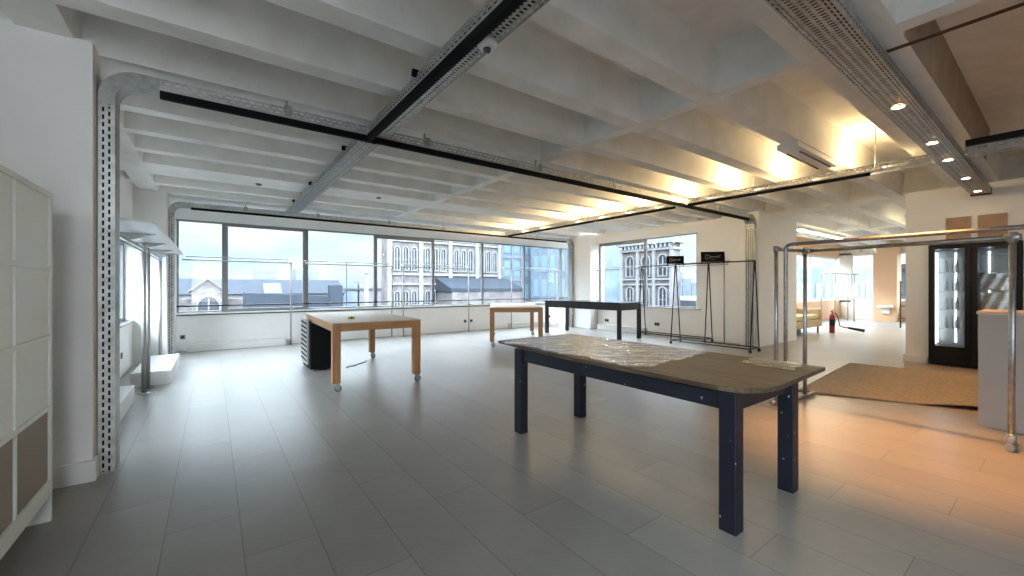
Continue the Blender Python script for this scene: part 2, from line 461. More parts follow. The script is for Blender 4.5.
# far room
wall('wall_far_north', [(12.0, 22.3, 5.9, 6.1, 0, 0.78), (12.0, 22.3, 5.9, 6.1, 2.6, 3.5)], 'orange_lit')
wall('wall_far_east', [(22.0, 22.25, -5, 5.9, 0, 0.78), (22.0, 22.25, -5, 5.9, 2.72, 3.5), (22.0, 22.25, 5.5, 5.9, 0.7, 2.8)], 'warmwall')
wall('wall_far_column', [(21.3, 22.0, 3.92, 4.62, 0, 3.06)], 'orange_lit')

# skirting
struct(MB().box(-2.3, -0.652, 4.005, 4.03, 0, 0.145).box(-0.672, -0.652, 4.03, 4.12, 0, 0.145), 'baseboard_west', M['trim'], bevel=0.004)
struct(MB().box(10.10, 10.15, 4.5, 6.0, 0, 0.13).box(9.84, 9.86, 4.36, 4.5, 0, 0.13), 'baseboard_east', M['trim'], bevel=0.004)
struct(MB().box(10.17, 10.2, 1.47, 1.79, 0, 0.13), 'baseboard_doorway', M['trim'], bevel=0.004)

wn = [0]


def window(x0, x1, z0, z1, p, axis='x', fr=0.05, dep=0.07, m='frame', top=None):
    """one fixed light: its frame is the object, its pane a child. axis = the way the window runs, p = the other coordinate"""
    wn[0] += 1
    top = fr if top is None else top
    b = MB(); g = MB()

    def bx(mb, a0, a1, d0, d1, c0, c1):
        if axis == 'x': mb.box(a0, a1, p + d0, p + d1, c0, c1)
        else: mb.box(p + d0, p + d1, a0, a1, c0, c1)
    bx(b, x0, x0 + fr, 0, dep, z0, z1); bx(b, x1 - fr, x1, 0, dep, z0, z1)
    bx(b, x0 + fr, x1 - fr, 0, dep, z0, z0 + fr); bx(b, x0 + fr, x1 - fr, 0, dep, z1 - top, z1)
    o = b.build('window_%d' % wn[0], M[m], bevel=0.004); o['kind'] = 'structure'
    bx(g, x0 + fr - .005, x1 - fr + .005, dep * .45, dep * .45 + 0.008, z0 + fr - .005, z1 - top + .005)
    q = g.build('pane', M['glass'], o); q['kind'] = 'structure'
    return o


NY = 11.06
window(-0.60, 0.21, 0.80, 2.77, NY, fr=0.035, top=0.03)
window(0.21, 1.86, 0.80, 2.77, NY - 0.02, fr=0.075, top=0.07)
window(1.86, 3.56, 0.80, 2.77, NY, fr=0.045, top=0.03)
window(3.56, 5.25, 0.80, 2.77, NY, fr=0.04, top=0.10)
window(5.25, 6.96, 0.80, 2.77, NY, fr=0.03, top=0.03)
window(6.96, 8.66, 0.80, 2.77, NY, fr=0.03, top=0.03)
window(8.66, 10.36, 0.80, 2.77, NY, fr=0.03, top=0.03)
window(10.36, 10.95, 0.80, 2.77, NY, fr=0.05, top=0.03)
window(7.35, 9.12, 0.80, 2.77, 10.25, 'y', fr=0.05, top=0.10)
window(5.70, 7.35, 0.80, 2.77, 10.25, 'y', fr=0.02, top=0.02)
window(4.45, 6.95, 0.78, 2.12, -1.28, 'y', fr=0.05)
window(6.95, 9.5, 0.78, 2.12, -1.28, 'y', fr=0.05)
window(12.0, 15.9, 0.78, 2.6, 5.97, 'x', fr=0.05, m='white')
window(15.9, 18.9, 0.78, 2.6, 5.97, 'x', fr=0.06, m='white')
window(18.9, 22.0, 0.78, 2.6, 5.97, 'x', fr=0.06, m='white')
window(4.3, 5.5, 0.78, 2.72, 22.08, 'y', fr=0.05, m='white')
window(1.2, 4.3, 0.78, 2.72, 22.08, 'y', fr=0.05, m='white')
window(-2.0, 1.2, 0.78, 2.72, 22.08, 'y', fr=0.05, m='white')
# sills and the dark line under the glass
struct(MB().box(-0.60, 10.95, 10.97, 11.10, 0.765, 0.80), 'trim_1', M['trim'], bevel=0.004)
struct(MB().box(-0.60, 10.95, 10.962, 10.985, 0.745, 0.765), 'trim_2', M['black'])
struct(MB().box(10.11, 10.3, 5.60, 9.12, 0.765, 0.785), 'trim_3', M['frame'], bevel=0.003)
struct(MB().box(-1.3, -1.08, 4.45, 9.5, 0.75, 0.775), 'trim_4', M['frame'], bevel=0.003)
struct(MB().box(-0.62, 10.95, 11.0, 11.04, 2.735, 2.77), 'trim_5', M['frame'], bevel=0.003)
gr = MB().tube((-0.6, 11.02, 0.945), (10.95, 11.02, 0.945), 0.017, 8)
for x in (-0.58, 0.24, 1.89, 3.58, 5.25, 6.96, 8.66, 10.36, 10.93): gr.box(x - .01, x + .01, 11.01, 11.07, 0.93, 0.96)
tag(gr.build('window_guard_rail', M['black']), 'thin black guard rail running across the foot of the long window wall', 'rail')

# ------------------------------------------------------------------ cable trays hung from the ceiling
WEBROWS = [(0.014, .0045, .050, .018, 0), (0.032, .0045, .050, .018, .5), (0.168, .0045, .050, .018, .5), (0.186, .0045, .050, .018, 0),
           (0.064, .013, .034, .008, 0), (0.100, .008, .034, .008, .5), (0.136, .013, .034, .008, 0)]
M['web'] = perf_mat('punched_tray_floor', WEBROWS)
M['flange'] = perf_mat('punched_tray_side', [(0.030, .006, .055, .017, 0), (0.062, .006, .055, .017, .5)])
M['postweb'] = perf_mat('punched_upright', [(v, .011, .055, .017, (i % 2) * .5) for i, v in enumerate((.030, .075, .125, .170))])


def tray_run(axis, a0, a1, c0, c1, z0, z1, name, parent):
    """straight channel along axis: a punched floor at z0 and two punched sides up to z1"""
    b = MB(); w = c1 - c0

    def P(a, c, z): return (a, c, z) if axis == 'x' else (c, a, z)
    k = 0.2 / w
    b.quad_uv([P(a0, c0, z0), P(a0, c1, z0), P(a1, c1, z0), P(a1, c0, z0)], [(a0, 0), (a0, w * k), (a1, w * k), (a1, 0)], 0)
    for c in (c0, c1):
        b.quad_uv([P(a0, c, z0), P(a1, c, z0), P(a1, c, z1), P(a0, c, z1)], [(a0, 0), (a1, 0), (a1, z1 - z0), (a0, z1 - z0)], 1)
        s_ = 1 if c == c0 else -1
        b.quad_uv([P(a0, c, z1), P(a1, c, z1), P(a1, c + s_ * .012, z1), P(a0, c + s_ * .012, z1)], [(0, 0), (.001, 0), (.001, .001), (0, .001)], 1)
    return b.build(name, [M['web'], M['flange']], parent, solid=0.001)


def post(x, sx, y0, y1, ztop, parent, name='upright'):
    """upright channel: web at x facing the room, side flanges running back by sx"""
    b = MB()
    b.quad_uv([(x, y0, 0), (x, y1, 0), (x, y1, ztop), (x, y0, ztop)], [(0, 0), (0, .2), (ztop, .2), (ztop, 0)], 0)
    for y in (y0, y1):
        b.quad_uv([(x, y, 0), (x, y, ztop), (x + sx, y, ztop), (x + sx, y, 0)], [(0, 0), (ztop, 0), (ztop, .09), (0, .09)], 1)
    return b.build(name, [M['postweb'], M['flange']], parent, solid=0.001)


def elbow(x, sx, y0, y1, z0, h, r, ln, parent):
    """plain swept corner from the upright at x into the run at height z0; sx = direction away from the room"""
    b = MB(); cx = x - sx * r; cz = z0 - r; n = 12
    inn = []; out = []
    for i in range(n + 1):
        a = PI / 2 * i / n
        inn.append((cx + sx * r * math.cos(a), cz + r * math.sin(a)))
        out.append((cx + sx * (r + h) * math.cos(a), cz + (r + h) * math.sin(a)))
    inn = [(x, cz - 0.05)] + inn + [(cx - sx * ln, z0)]
    out = [(x + sx * h, cz - 0.05)] + out + [(cx - sx * ln, z0 + h)]
    for i in range(len(inn) - 1):
        (ax, az), (bx_, bz) = inn[i], inn[i + 1]; (ox, oz), (qx, qz) = out[i], out[i + 1]
        b.add([(ax, y0, az), (bx_, y0, bz), (bx_, y1, bz), (ax, y1, az)], [(0, 1, 2, 3)])
        for y in (y0 - .002, y1 + .002): b.add([(ax, y, az), (bx_, y, bz), (qx, y, qz), (ox, y, oz)], [(0, 1, 2, 3)])
    return b.build('elbow', M['galv'], parent, solid=0.004)


def portal_frame(y0, y1, z0, xl, xr, label, loc, clips):
    t = thing('cable_tray', label, 'cable tray', loc)
    h = 0.09; r = 0.13
    post(xl, -h, y0, y1, z0 - r - .04, t); post(xr, h, y0, y1, z0 - r - .04, t)
    MB().box(xl - .085, xl - .015, y0 + .006, y0 + .02, 0, z0 - .2).build('dark_cable_liner', M['blackm'], t)  # dark backing strip that makes the upright's slots look shaded
    MB().box(xr + .03, xr + .05, y0 + .01, y1 - .01, 0, z0 - .2).build('dark_cable_liner', M['blackm'], t)  # dark backing sheet standing in for shade inside the upright
    elbow(xl, -1, y0, y1, z0, h, r, 0.12, t); elbow(xr, 1, y0, y1, z0, h, r, 0.12, t)
    tray_run('x', xl + r + .10, xr - r - .10, y0, y1, z0, z0 + h, 'tray', t)
    for s_, x in ((-1, xl), (1, xr)):
        MB().box(x - .02, x + s_ * .09 + .02 * s_, y0 - .02, y1 + .02, 0, 0.008).build('foot_plate', M['galv'], t)
    MB().box(xl + r + .12, xr - r - .12, y0 - .010, y0 + .035, z0 - (.060 if y0 < 5 else .045), z0 - .002).build('lighting_track', M['blackm'], t, bevel=0.003)
    for x in clips:
        MB().box(x - .03, x + .03, y0 - .008, y0 + .0, z0 + .02, z0 + .11).box(x - .006, x + .006, y0 + .08, y0 + .10, z0 + .0, ZC + .0).build('hanger', M['galv'], t)
    return t


Z0 = 2.865
portal_frame(4.14, 4.33, Z0, -0.575, 9.73, 'punched steel cable tray with end uprights, crossing overhead on the near side of the tables', (4.6, 4.2, 0), (0.55, 1.9, 3.5, 5.0, 6.6, 8.2))
portal_frame(9.86, 10.05, Z0, -0.575, 9.73, 'punched steel cable tray running along just in front of the long window wall', (4.6, 9.9, 0), (0.55, 1.9, 3.5, 5.0, 6.6, 8.2))

t = thing('cable_tray', 'punched steel cable tray carrying the white dome camera, running overhead towards the windows', 'cable tray', (1.34, 4, Z0))
tray_run('y', -3.5, 4.10, 1.24, 1.44, Z0, Z0 + .09, 'tray', t)
tray_run('y', 4.36, 9.84, 1.24, 1.44, Z0, Z0 + .09, 'tray', t)
MB().box(1.236, 1.285, -3.4, 4.10, Z0 - .062, Z0 - .002).build('lighting_track', M['blackm'], t, bevel=0.003)
MB().box(1.25, 1.43, -3.4, 4.10, Z0 + .03, Z0 + .075).box(1.25, 1.43, 4.37, 9.8, Z0 + .03, Z0 + .075).build('dark_cable_liner', M['blackm'], t)  # tray contents as one dark slab, so the slots look shaded
for y in (2.9, 4.95, 6.95, 8.55):
    MB().box(1.205, 1.238, y - .018, y + .018, Z0 + .065, Z0 + .10).box(1.205, 1.42, y - .01, y + .01, Z0 + .10, Z0 + .115).tube((1.35, y, Z0 + .11), (1.35, y, ZT), .006, 8).build('hanger', M['blackm'], t)

t = thing('cable_tray', 'wide punched steel tray fitted with small warm downlights, running overhead on the right', 'cable tray', (6, .85, Z0))
tray_run('x', 1.46, 10.08, 0.735, 0.955, Z0, Z0 + .09, 'tray', t)
MB().box(1.5, 10.05, 0.745, 0.945, Z0 + .045, Z0 + .075).build('dark_cable_liner', M['rust'], t)  # tray contents as a dark brown slab, darkening the slots
MB().box(10.08, 10.12, 0.73, 0.96, Z0 - .02, Z0 + .095).build('end_cap', M['rust'], t)
for x in (3.0, 5.2, 8.0): MB().box(x - .01, x + .01, 0.83, 0.85, Z0, ZC).build('hanger', M['galv'], t)

t = thing('cable_tray', 'steel cable tray with warm glowing uplights on top, running towards the far corner', 'cable tray', (7.08, 5.5, Z0))
tray_run('y', 0.98, 4.10, 6.98, 7.18, Z0, Z0 + .09, 'tray', t)
tray_run('y', 4.36, 9.84, 6.98, 7.18, Z0, Z0 + .09, 'tray', t)
MB().box(6.976, 7.015, 1.55, 4.10, Z0 - .045, Z0 - .002).build('lighting_track', M['blackm'], t, bevel=0.003)
MB().box(6.976, 7.015, 4.36, 9.7, Z0 - .045, Z0 - .002).build('lighting_track', M['blackm'], t, bevel=0.003)
for y in (1.5, 3.0, 5.3, 6.8, 8.9): MB().tube((7.02, y, Z0 + .03), (7.02, y, ZT if y not in (6.8, 8.9, 5.3) else ZC), .007, 8).build('hanger', M['galv'], t)

t = thing('cable_tray', 'short steel cable tray topped with a black trunking, at the upper right edge', 'cable tray', (7.08, -1, Z0))
tray_run('y', -4.5, 0.71, 6.98, 7.18, Z0, Z0 + .09, 'tray', t)
MB().box(6.95, 7.02, -4.5, 0.70, Z0 + .095, Z0 + .165).build('shadowline', M['black'], t)  # black strip standing in for the shadow gap above the tray

# uplights standing in the glowing tray
ups = [1.55, 2.33, 3.12, 3.90, 4.96, 5.67, 6.42, 7.16, 8.47, 9.28]
up0 = None
places = ['beside the downlight tray', 'second from the downlight tray', 'third from the downlight tray', 'just before the cross tray', 'just past the cross tray', 'next but one past the cross tray',
          'third past the cross tray', 'fourth past the cross tray', 'next to last before the windows', 'nearest the long window wall']
for i, y in enumerate(ups):
    if up0 is None:
        o = thing('uplight', '', 'light', (7.09, y, Z0 + .004)); up0 = o
        MB().box(7.05, 7.13, y - .11, y + .11, Z0 + .006, Z0 + .06).build('housing', M['white'], o, bevel=.004)
        MB().box(7.06, 7.12, y - .10, y + .10, Z0 + .058, Z0 + .066).build('lamp', M['warmlamp'], o)
    else:
        o = copy_tree(up0); o.location = (7.09, y, Z0 + .004)
    tag(o, 'small warm uplight lying in the glowing tray, ' + places[i], 'light', 'uplights on the glowing tray')
    L = bpy.data.lights.new('uplight_beam', 'POINT'); L.energy = 11; L.color = (1.0, 0.70, 0.34); L.shadow_soft_size = .05
    q = bpy.data.objects.new('uplight_beam', L); C.objects.link(q); q.location = (7.09, y, Z0 + .105)

# downlights
dl = [(4.63, 'nearest the camera'), (6.08, 'second from the camera'), (7.04, 'at the tray crossing'), (8.44, 'second from the far end'), (9.70, 'nearest the fridge wall')]
d0 = None
for x, wh in dl:
    if d0 is None:
        o = thing('downlight', '', 'light', (x, .845, Z0)); d0 = o
        MB().lathe([(0.042, -.012), (0.052, -.014), (0.052, -.001)], (x, .845, Z0), 20, caps=False).build('housing', M['brushed'], o)
        MB().lathe([(0.001, -.010), (0.040, -.010), (0.041, -.004), (0.001, -.003)], (x, .845, Z0), 20).build('lamp', M['warmlamp'], o)
    else:
        o = copy_tree(d0); o.location = (x, .845, Z0)
    tag(o, 'small round warm downlight in the wide punched tray, the one ' + wh, 'light', 'downlights in the wide tray')
    L = bpy.data.lights.new('downlight_beam', 'SPOT'); L.energy = 260 if x < 5 else 55; L.color = (1.0, 0.42, 0.11); L.spot_size = math.radians(60); L.spot_blend = 0.9; L.shadow_soft_size = 0.04
    q = bpy.data.objects.new('downlight_beam', L); C.objects.link(q); q.location = (x, .845, Z0 - .03); q.rotation_euler = (0, 0, 0)

# white dome camera
t = thing('dome_camera', 'white dome security camera fixed under the overhead tray near the camera', 'security camera', (1.365, 2.12, Z0))
MB().lathe([(0.001, 0), (0.062, 0), (0.064, -.02), (0.055, -.038), (0.036, -.045), (0.001, -.045)], (1.365, 2.12, Z0 - .001), 28).build('base', M['white'], t)
MB().lathe([(0.024, -.046), (0.024, -.058), (0.017, -.069), (0.001, -.073)], (1.365, 2.12, Z0 - .001), 24).build('dome', mat('smoked_dome', (.05, .05, .055), .15), t)

# rusty conduit and air vent on the ceiling
tag(MB().tube((3.86, 0.78, 3.02), (3.86, -3.0, 3.02), 0.011, 10).build('ceiling_conduit', M['rust']), 'thin rusty brown conduit crossing the ceiling at the top right', 'pipe')
struct(MB().prism([(.659, 3.052), (.625, 3.458), (.621, 3.458), (.655, 3.052)], 'x', 3.78, 8.4), 'brown_beam_face', mat('brown_beam_side', (.42, .32, .24), .85, noise=.15, nscale=3))  # side face of the beam coloured brown
t = thing('air_vent', 'grey slotted air vent box under the ceiling beside the glowing tray', 'vent', (6.0, 1.95, 3.05))
MB().box(5.45, 6.85, 1.85, 2.07, 2.985, 3.05).build('housing', M['ceil'], t, bevel=.006)
MB().box(5.7, 6.75, 1.90, 1.925, 2.979, 2.987).build('slot', M['black'], t)
MB().box(5.7, 6.75, 2.035, 2.06, 2.979, 2.987).build('slot', M['black'], t)
struct(MB().path([(.31, 2.86, 3.459), (.30, 3.0, 3.459), (.335, 3.1, 3.459), (.32, 3.22, 3.459), (.35, 3.3, 3.459), (.33, 3.38, 3.459)], .004, 5), 'ceiling_crack', M['rubber'])  # hairline crack in the coffer, drawn as a thin dark tube
for (x, y, nm) in ((0.62, 7.9, 'left of the middle tray'), (2.55, 7.75, 'right of the middle tray')):
    tag(MB().lathe([(.001, 0), (.045, 0), (.04, -.02), (.02, -.03), (.001, -.03)], (x, y, ZC), 16).build('smoke_detector', M['rubber']),
        'small grey detector on the white ceiling, the one ' + nm, 'detector', 'ceiling detectors')
# ------------------------------------------------------------------ work tables


def caster(x, y, zt, parent, r=0.046):
    b = MB()
    b.box(x - .035, x + .035, y - .035, y + .035, zt - .008, zt)
    b.box(x - .012, x + .045, y - .026, y - .021, r * .8, zt - .004).box(x - .012, x + .045, y + .021, y + .026, r * .8, zt - .004)
    c = (x + .022, y, r)
    b.lathe([(.001, -.017), (r * .60, -.018), (r * .66, -.014), (r * .66, .014), (r * .60, .018), (.001, .017)], c, 20, (0, 1, 0), m=0)
    b.lathe([(r * .6, -.015), (r * .93, -.016), (r, -.010), (r, .010), (r * .93, .016), (r * .6, .015)], c, 22, (0, 1, 0), m=1)
    return b.build('caster', [M['brushed'], M['rubber']], parent)


def wood_table(w, l, label, loc, rot):
    t = thing('work_table', label, 'table', (0, 0, 0), None)
    z = 0.89; k = 0.10
    MB().box(0, w, 0, l, z - .012, z).build('tabletop', M['oaktop'], t, bevel=.003)
    MB().box(k, w - k, 0, .03, z - .112, z - .013).box(k, w - k, l - .03, l, z - .112, z - .013).box(0, .03, k, l - k, z - .112, z - .013).box(w - .03, w, k, l - k, z - .112, z - .013).build('apron', M['oakx'], t, bevel=.002)
    for x in (0, w - k):
        for y in (0, l - k):
            g = MB().box(x, x + k, y, y + k, .115, z - .013).build('leg', M['oak'], t, bevel=.003)
            caster(x + k / 2, y + k / 2, .115, g)
    t.location = loc; t.rotation_euler = (0, 0, rot)
    return t


wood_table(1.17, 2.42, 'oak work table on casters with a pale top, the larger one near the left windows', (1.23, 5.52, 0), math.radians(-2.4))
wood_table(1.2, 2.3, 'oak work table on casters farther away, beside the black wooden table', (5.04, 7.71, 0), -math.atan2(.56, .83))

# things on and under the oak table
t = thing('tape_measure', 'small yellow green object lying on the pale oak table top', 'tool', (1.60, 6.12, .89))
MB().box(1.57, 1.66, 6.09, 6.14, .891, .925).build('body', M['yellowgreen'], t, bevel=.01)
MB().tube((1.615, 6.085, .908), (1.615, 6.09, .908), .014, 14).build('button', M['black'], t)
t = thing('drawer_unit', 'tall black drawer unit with silver slotted front standing under the oak table', 'cabinet', (1.45, 7.3, 0))
MB().box(1.262, 1.66, 7.15, 7.79, .03, .765).build('body', M['blackm'], t, bevel=.004)
sl = MB().box(1.235, 1.262, 7.28, 7.80, .09, .83)
for i in range(9): sl.prism([(7.30, .14 + i * .075), (7.30, .165 + i * .075), (7.78, .185 + i * .075), (7.78, .16 + i * .075)], 'x', 1.228, 1.2352, m=1)
sl.build('front', [M['brushed'], M['blackm']], t, bevel=.002)
for (x, y) in ((1.27, 7.2), (1.60, 7.2), (1.27, 7.73), (1.60, 7.73)): MB().box(x, x + .05, y, y + .05, 0, .03).build('foot', M['brushed'], t)
tag(MB().path([(1.80, 7.12, .006), (1.88, 7.2, .006), (1.96, 7.22, .006), (2.05, 7.33, .006), (2.2, 7.45, .006), (2.28, 7.6, .006)], .007, 8).build('floor_cable', M['bluecable']),
    'short dark blue cable lying on the floor under the oak table', 'cable')


def plank_top(pts, z0, z1, warp=0.0):
    b = MB(); b.prism(pts, 'z', z0, z1)
    return b


# the long navy table
t = thing('long_table', 'long chipped navy blue table with a worn brown top in the foreground', 'table', (2.75, 2.1, 0))
zt = .805
b = MB()
top = [(2.35, 3.44), (2.25, 2.3), (2.25, 1.14), (2.29, 1.03), (2.40, .965), (2.56, .945), (3.37, .98), (3.385, 2.2), (3.375, 3.44)]
b.prism(top[::-1], 'z', zt - .028, zt)
b.build('tabletop', M['worn'], t, bevel=.005)
MB().box(2.30, 2.33, 1.15, 2.98, .665, zt - .029).box(3.08, 3.11, 1.15, 2.98, .665, zt - .029).box(2.36, 3.05, 1.08, 1.11, .665, zt - .029).box(2.36, 3.05, 3.02, 3.05, .665, zt - .029).build('apron', M['navy'], t, bevel=.004)
for x in (2.275, 3.05):
    for y in (1.06, 2.97):
        MB().box(x, x + .09, y, y + .095, 0, zt - .0285).build('leg', M['navy'], t, bevel=.006)
# crumpled plastic film spread over the top
random.seed(3)
ph = [(random.uniform(4, 22), random.uniform(4, 22), random.uniform(0, 6.3), random.uniform(.3, 1)) for _ in range(14)]


def wr(x, y, amp=.0045):
    v = 0
    for (a, c, p, k) in ph:
        v += k * (1 - abs(math.sin(a * x + c * y * (1 if k > .6 else -1) + p)))
    return max(0.0, (v / 5.5 - .35)) * amp * 3.0


fm = bpy.data.materials.new('clear_plastic_film'); fm.use_nodes = True
n = fm.node_tree.nodes; l = fm.node_tree.links; n.clear()
o_ = n.new('ShaderNodeOutputMaterial'); a_ = n.new('ShaderNodeBsdfTransparent'); g_ = n.new('ShaderNodeBsdfGlossy'); g_.inputs['Roughness'].default_value = .07
a_.inputs['Color'].default_value = (.93, .93, .92, 1)
f_ = n.new('ShaderNodeLayerWeight'); f_.inputs['Blend'].default_value = .35
mx = n.new('ShaderNodeMixShader'); r_ = n.new('ShaderNodeMapRange'); r_.inputs['To Min'].default_value = .06; r_.inputs['To Max'].default_value = .75
tc_ = n.new('ShaderNodeTexCoord'); nn = n.new('ShaderNodeTexNoise'); nn.inputs['Scale'].default_value = 11; nn.inputs['Detail'].default_value = 3; nn.inputs['Distortion'].default_value = 2.5
bp = n.new('ShaderNodeBump'); bp.inputs['Strength'].default_value = .35; bp.inputs['Distance'].default_value = .02
l.new(tc_.outputs['Object'], nn.inputs['Vector']); l.new(nn.outputs['Fac'], bp.inputs['Height']); l.new(bp.outputs[0], g_.inputs['Normal'])
l.new(f_.outputs['Facing'], r_.inputs['Value']); l.new(r_.outputs[0], mx.inputs[0]); l.new(a_.outputs[0], mx.inputs[1]); l.new(g_.outputs[0], mx.inputs[2]); l.new(mx.outputs[0], o_.inputs['Surface'])
M['film'] = fm


def film(x0, x1, y0, y1, nm, label, skew=0.0, z=zt + .0015, nx=40, ny=70):
    b = MB()
    def fn(u, v):
        y = y0 + (y1 - y0) * v; e = .018 * math.sin(9 * y + skew) + .012 * math.sin(23 * y)
        x = x0 + e + (x1 - x0 - 2 * e) * u; y = y + skew * .12 * (u - .5) + .012 * math.sin(14 * u + 3)
        return (x, y, z + wr(x, y))
    b.grid(fn, nx, ny)
    return tag(b.build(nm, M['film']), label, 'plastic sheet')


film(2.30, 3.33, 1.72, 3.36, 'plastic_film', 'crumpled clear plastic film covering the far half of the long navy table', .6)
film(3.05, 3.36, 1.08, 1.42, 'plastic_film', 'small scrap of clear plastic film at the right corner of the long navy table', .2, nx=24, ny=24)

# black wooden table with drawers
t = thing('long_table', 'tall black wooden table with drawers standing before the corner windows', 'table', (0, 0, 0))
L_, W_, z = 2.58, .98, .96
MB().box(-.02, W_ + .02, -.02, L_ + .02, z - .03, z).build('tabletop', mat('black_table_top', (.02, .02, .022), .22), t, bevel=.004)
MB().box(.015, .04, .08, L_ - .08, z - .20, z - .031).box(W_ - .04, W_ - .015, .08, L_ - .08, z - .20, z - .031).box(.08, W_ - .08, .015, .04, z - .20, z - .031).box(.08, W_ - .08, L_ - .04, L_ - .015, z - .20, z - .031).build('apron', M['darkwood'], t)
for x in (0, W_ - .085):
    for y in (0, L_ - .085):
        MB().box(x, x + .085, y, y + .085, 0, z - .031).build('leg', M['darkwood'], t, bevel=.003)
for i, (a, c) in enumerate(((.42, 1.12), (1.30, 2.0))):
    d = MB().box(.004, .014, a, c, z - .18, z - .055).build('drawer', M['darkwood'], t, bevel=.003)
    MB().tube((-.016, (a + c) / 2, z - .118), (.004, (a + c) / 2, z - .118), .014, 12).build('knob', M['black'], d)
t.location = (8.14, 6.58, 0); t.rotation_euler = (0, 0, math.radians(4.8))

# ------------------------------------------------------------------ black A-frame garment racks and their signs


def a_rack(x0, x1, y0, y1, z, label):
    t = thing('garment_rack', label, 'clothes rack', ((x0 + x1) / 2, (y0 + y1) / 2, 0))
    xm = (x0 + x1) / 2; r = .013
    for y in (y0, y1):
        b = MB().tube((x0, y, .085), (xm - .015, y, z), r, 8).tube((x1, y, .085), (xm + .015, y, z), r, 8).tube((x0, y, .085), (x1, y, .085), r, 8)
        b.build('end_frame', M['black'], t)
    MB().tube((xm, y0 - .02, z), (xm, y1 + .02, z), r, 8).build('hanging_bar', M['black'], t)
    for x in (x0, x1): MB().tube((x, y0, .085), (x, y1, .085), r, 8).build('base_bar', M['black'], t)
    for x in (x0, x1):
        for y in (y0, y1):
            MB().lathe([(.001, -.014), (.03, -.014), (.034, -.008), (.034, .008), (.03, .014), (.001, .014)], (x, y, .034), 16, (1, 0, 0)).tube((x, y, .04), (x, y, .085), .012, 8).build('caster', M['black'], t)
    return t


a_rack(8.80, 9.20, 3.82, 5.60, 1.89, 'black A-frame garment rack on wheels, the nearer of the two')
a_rack(9.60, 9.94, 5.20, 7.12, 1.93, 'black A-frame garment rack on wheels, farther back beside the corner window')


def sign(c, w, h, ang, label):
    t = thing('rack_sign', label, 'sign', (0, 0, 0))
    R = Matrix.Rotation(math.radians(8), 4, 'X')
    b = MB(); b.box(-w / 2, w / 2, -.006, .006, 0, h)
    b.box(-w / 2 + .01, -w / 2 + .03, -.004, .004, -.06, .001).box(w / 2 - .03, w / 2 - .01, -.004, .004, -.06, .001)
    b.build('board', mat('sign_black_' + label[:5], (.006, .004, .004), .8, spec=.1), t)
    # white script: a round capital, then a run of joined small letters, and a fine line below
    s = MB(); y = -.0075; k = w / .54; rr = .0030 * k
    pts = [(-.135 + .045 * math.cos(a) * .8, .115 + .058 * math.sin(a)) for a in [math.radians(d) for d in range(60, 330, 18)]]
    s.path([(px * k, y, pz * k) for px, pz in pts], rr, 6)
    pts = [(-.09 + .028 * math.cos(a), .125 + .04 * math.sin(a)) for a in [math.radians(d) for d in range(0, 361, 20)]]
    s.path([(px * k, y, pz * k) for px, pz in pts], rr * .8, 6)
    pts = []
    for i in range(90):
        q = i / 89; a = q * 2 * PI * 6
        pts.append((-.075 + q * .24 + .012 * math.sin(a + 1), .112 + .022 * math.cos(a) * (1 + .35 * math.sin(q * 9)) + .012 * q))
    s.path([(px * k, y, pz * k) for px, pz in pts], rr * .8, 6)
    s.tube((-.05 * k, y, .05 * k), (.06 * k, y, .054 * k), rr * .5, 6)
    s.build('lettering', mat('sign_white_' + label[:5], (.7, .68, .66), .6), t)
    t.location = c; t.rotation_euler = (math.radians(-8), 0, ang)


sign((8.98, 5.60, 1.91), .40, .19, math.radians(-50), 'small black sign with white script on the nearer black garment rack')
sign((9.90, 5.16, 1.97), .54, .25, math.radians(-48), 'larger black sign with white script on the farther black garment rack')

# ------------------------------------------------------------------ scaffold pipe racks on the right
R_ = .021


def fitting(b, p, ax, r=.029, ln=.05):
    p = Vector(p); d = Vector(ax).normalized() * ln / 2
    b.tube(p - d, p + d, r, 12)


t = thing('pipe_rack', 'tall galvanised pipe rack standing in front, between the navy table and the grey counter', 'clothes rack', (5.6, 1.1, 0))
A = Vector((5.20, 1.98, 1.785)); B = Vector((5.79, 1.89, 1.785)); E_ = Vector((5.38, .275, 1.765))
MB().tube((A.x, A.y, .03), A, R_, 12).build('upright', M['pipe'], t)
MB().tube((B.x, B.y, .04), B, R_, 12).build('upright', M['pipe'], t)
MB().tube((5.34, .28, .05), E_, R_, 12).build('upright', M['pipe'], t)
MB().tube(A, B, R_, 12).build('cross_bar', M['pipe'], t)
MB().tube(B, E_, R_, 12).build('top_bar', M['pipe_dark'], t)
b = MB(); fitting(b, A, (0, 0, 1), .028, .06); b.lathe([(.001, -.03), (.022, -.022), (.03, 0), (.022, .022), (.001, .03)], A + Vector((0, 0, .005)), 14)
fitting(b, A + (B - A) * .04, B - A, .029, .07); b.build('joint', M['pipe'], t)
b = MB(); fitting(b, B, (0, 0, 1), .029, .085); fitting(b, B, B - A, .029, .08); fitting(b, B + (E_ - B) * .02, E_ - B, .029, .07); b.build('joint', M['pipe'], t)
b = MB(); fitting(b, E_, (0, 0, 1), .029, .085); fitting(b, E_, B - E_, .029, .09); b.build('joint', M['pipe'], t)
MB().tube((5.47, 1.90, .03), (6.06, 1.88, .03), .024, 12).build('foot_bar', M['pipe_dark'], t)
MB().tube((5.12, 2.0, .03), (5.30, 1.98, .03), .026, 12).build('foot_bar', M['pipe'], t)
b = MB().tube((5.26, .285, .035), (5.42, .275, .035), .03, 12); fitting(b, (5.34, .28, .10), (0, 0, 1), .03, .07); b.tube((5.28, .28, .09), (5.34, .28, .09), .02, 10)
b.build('foot_bar', M['pipe'], t)

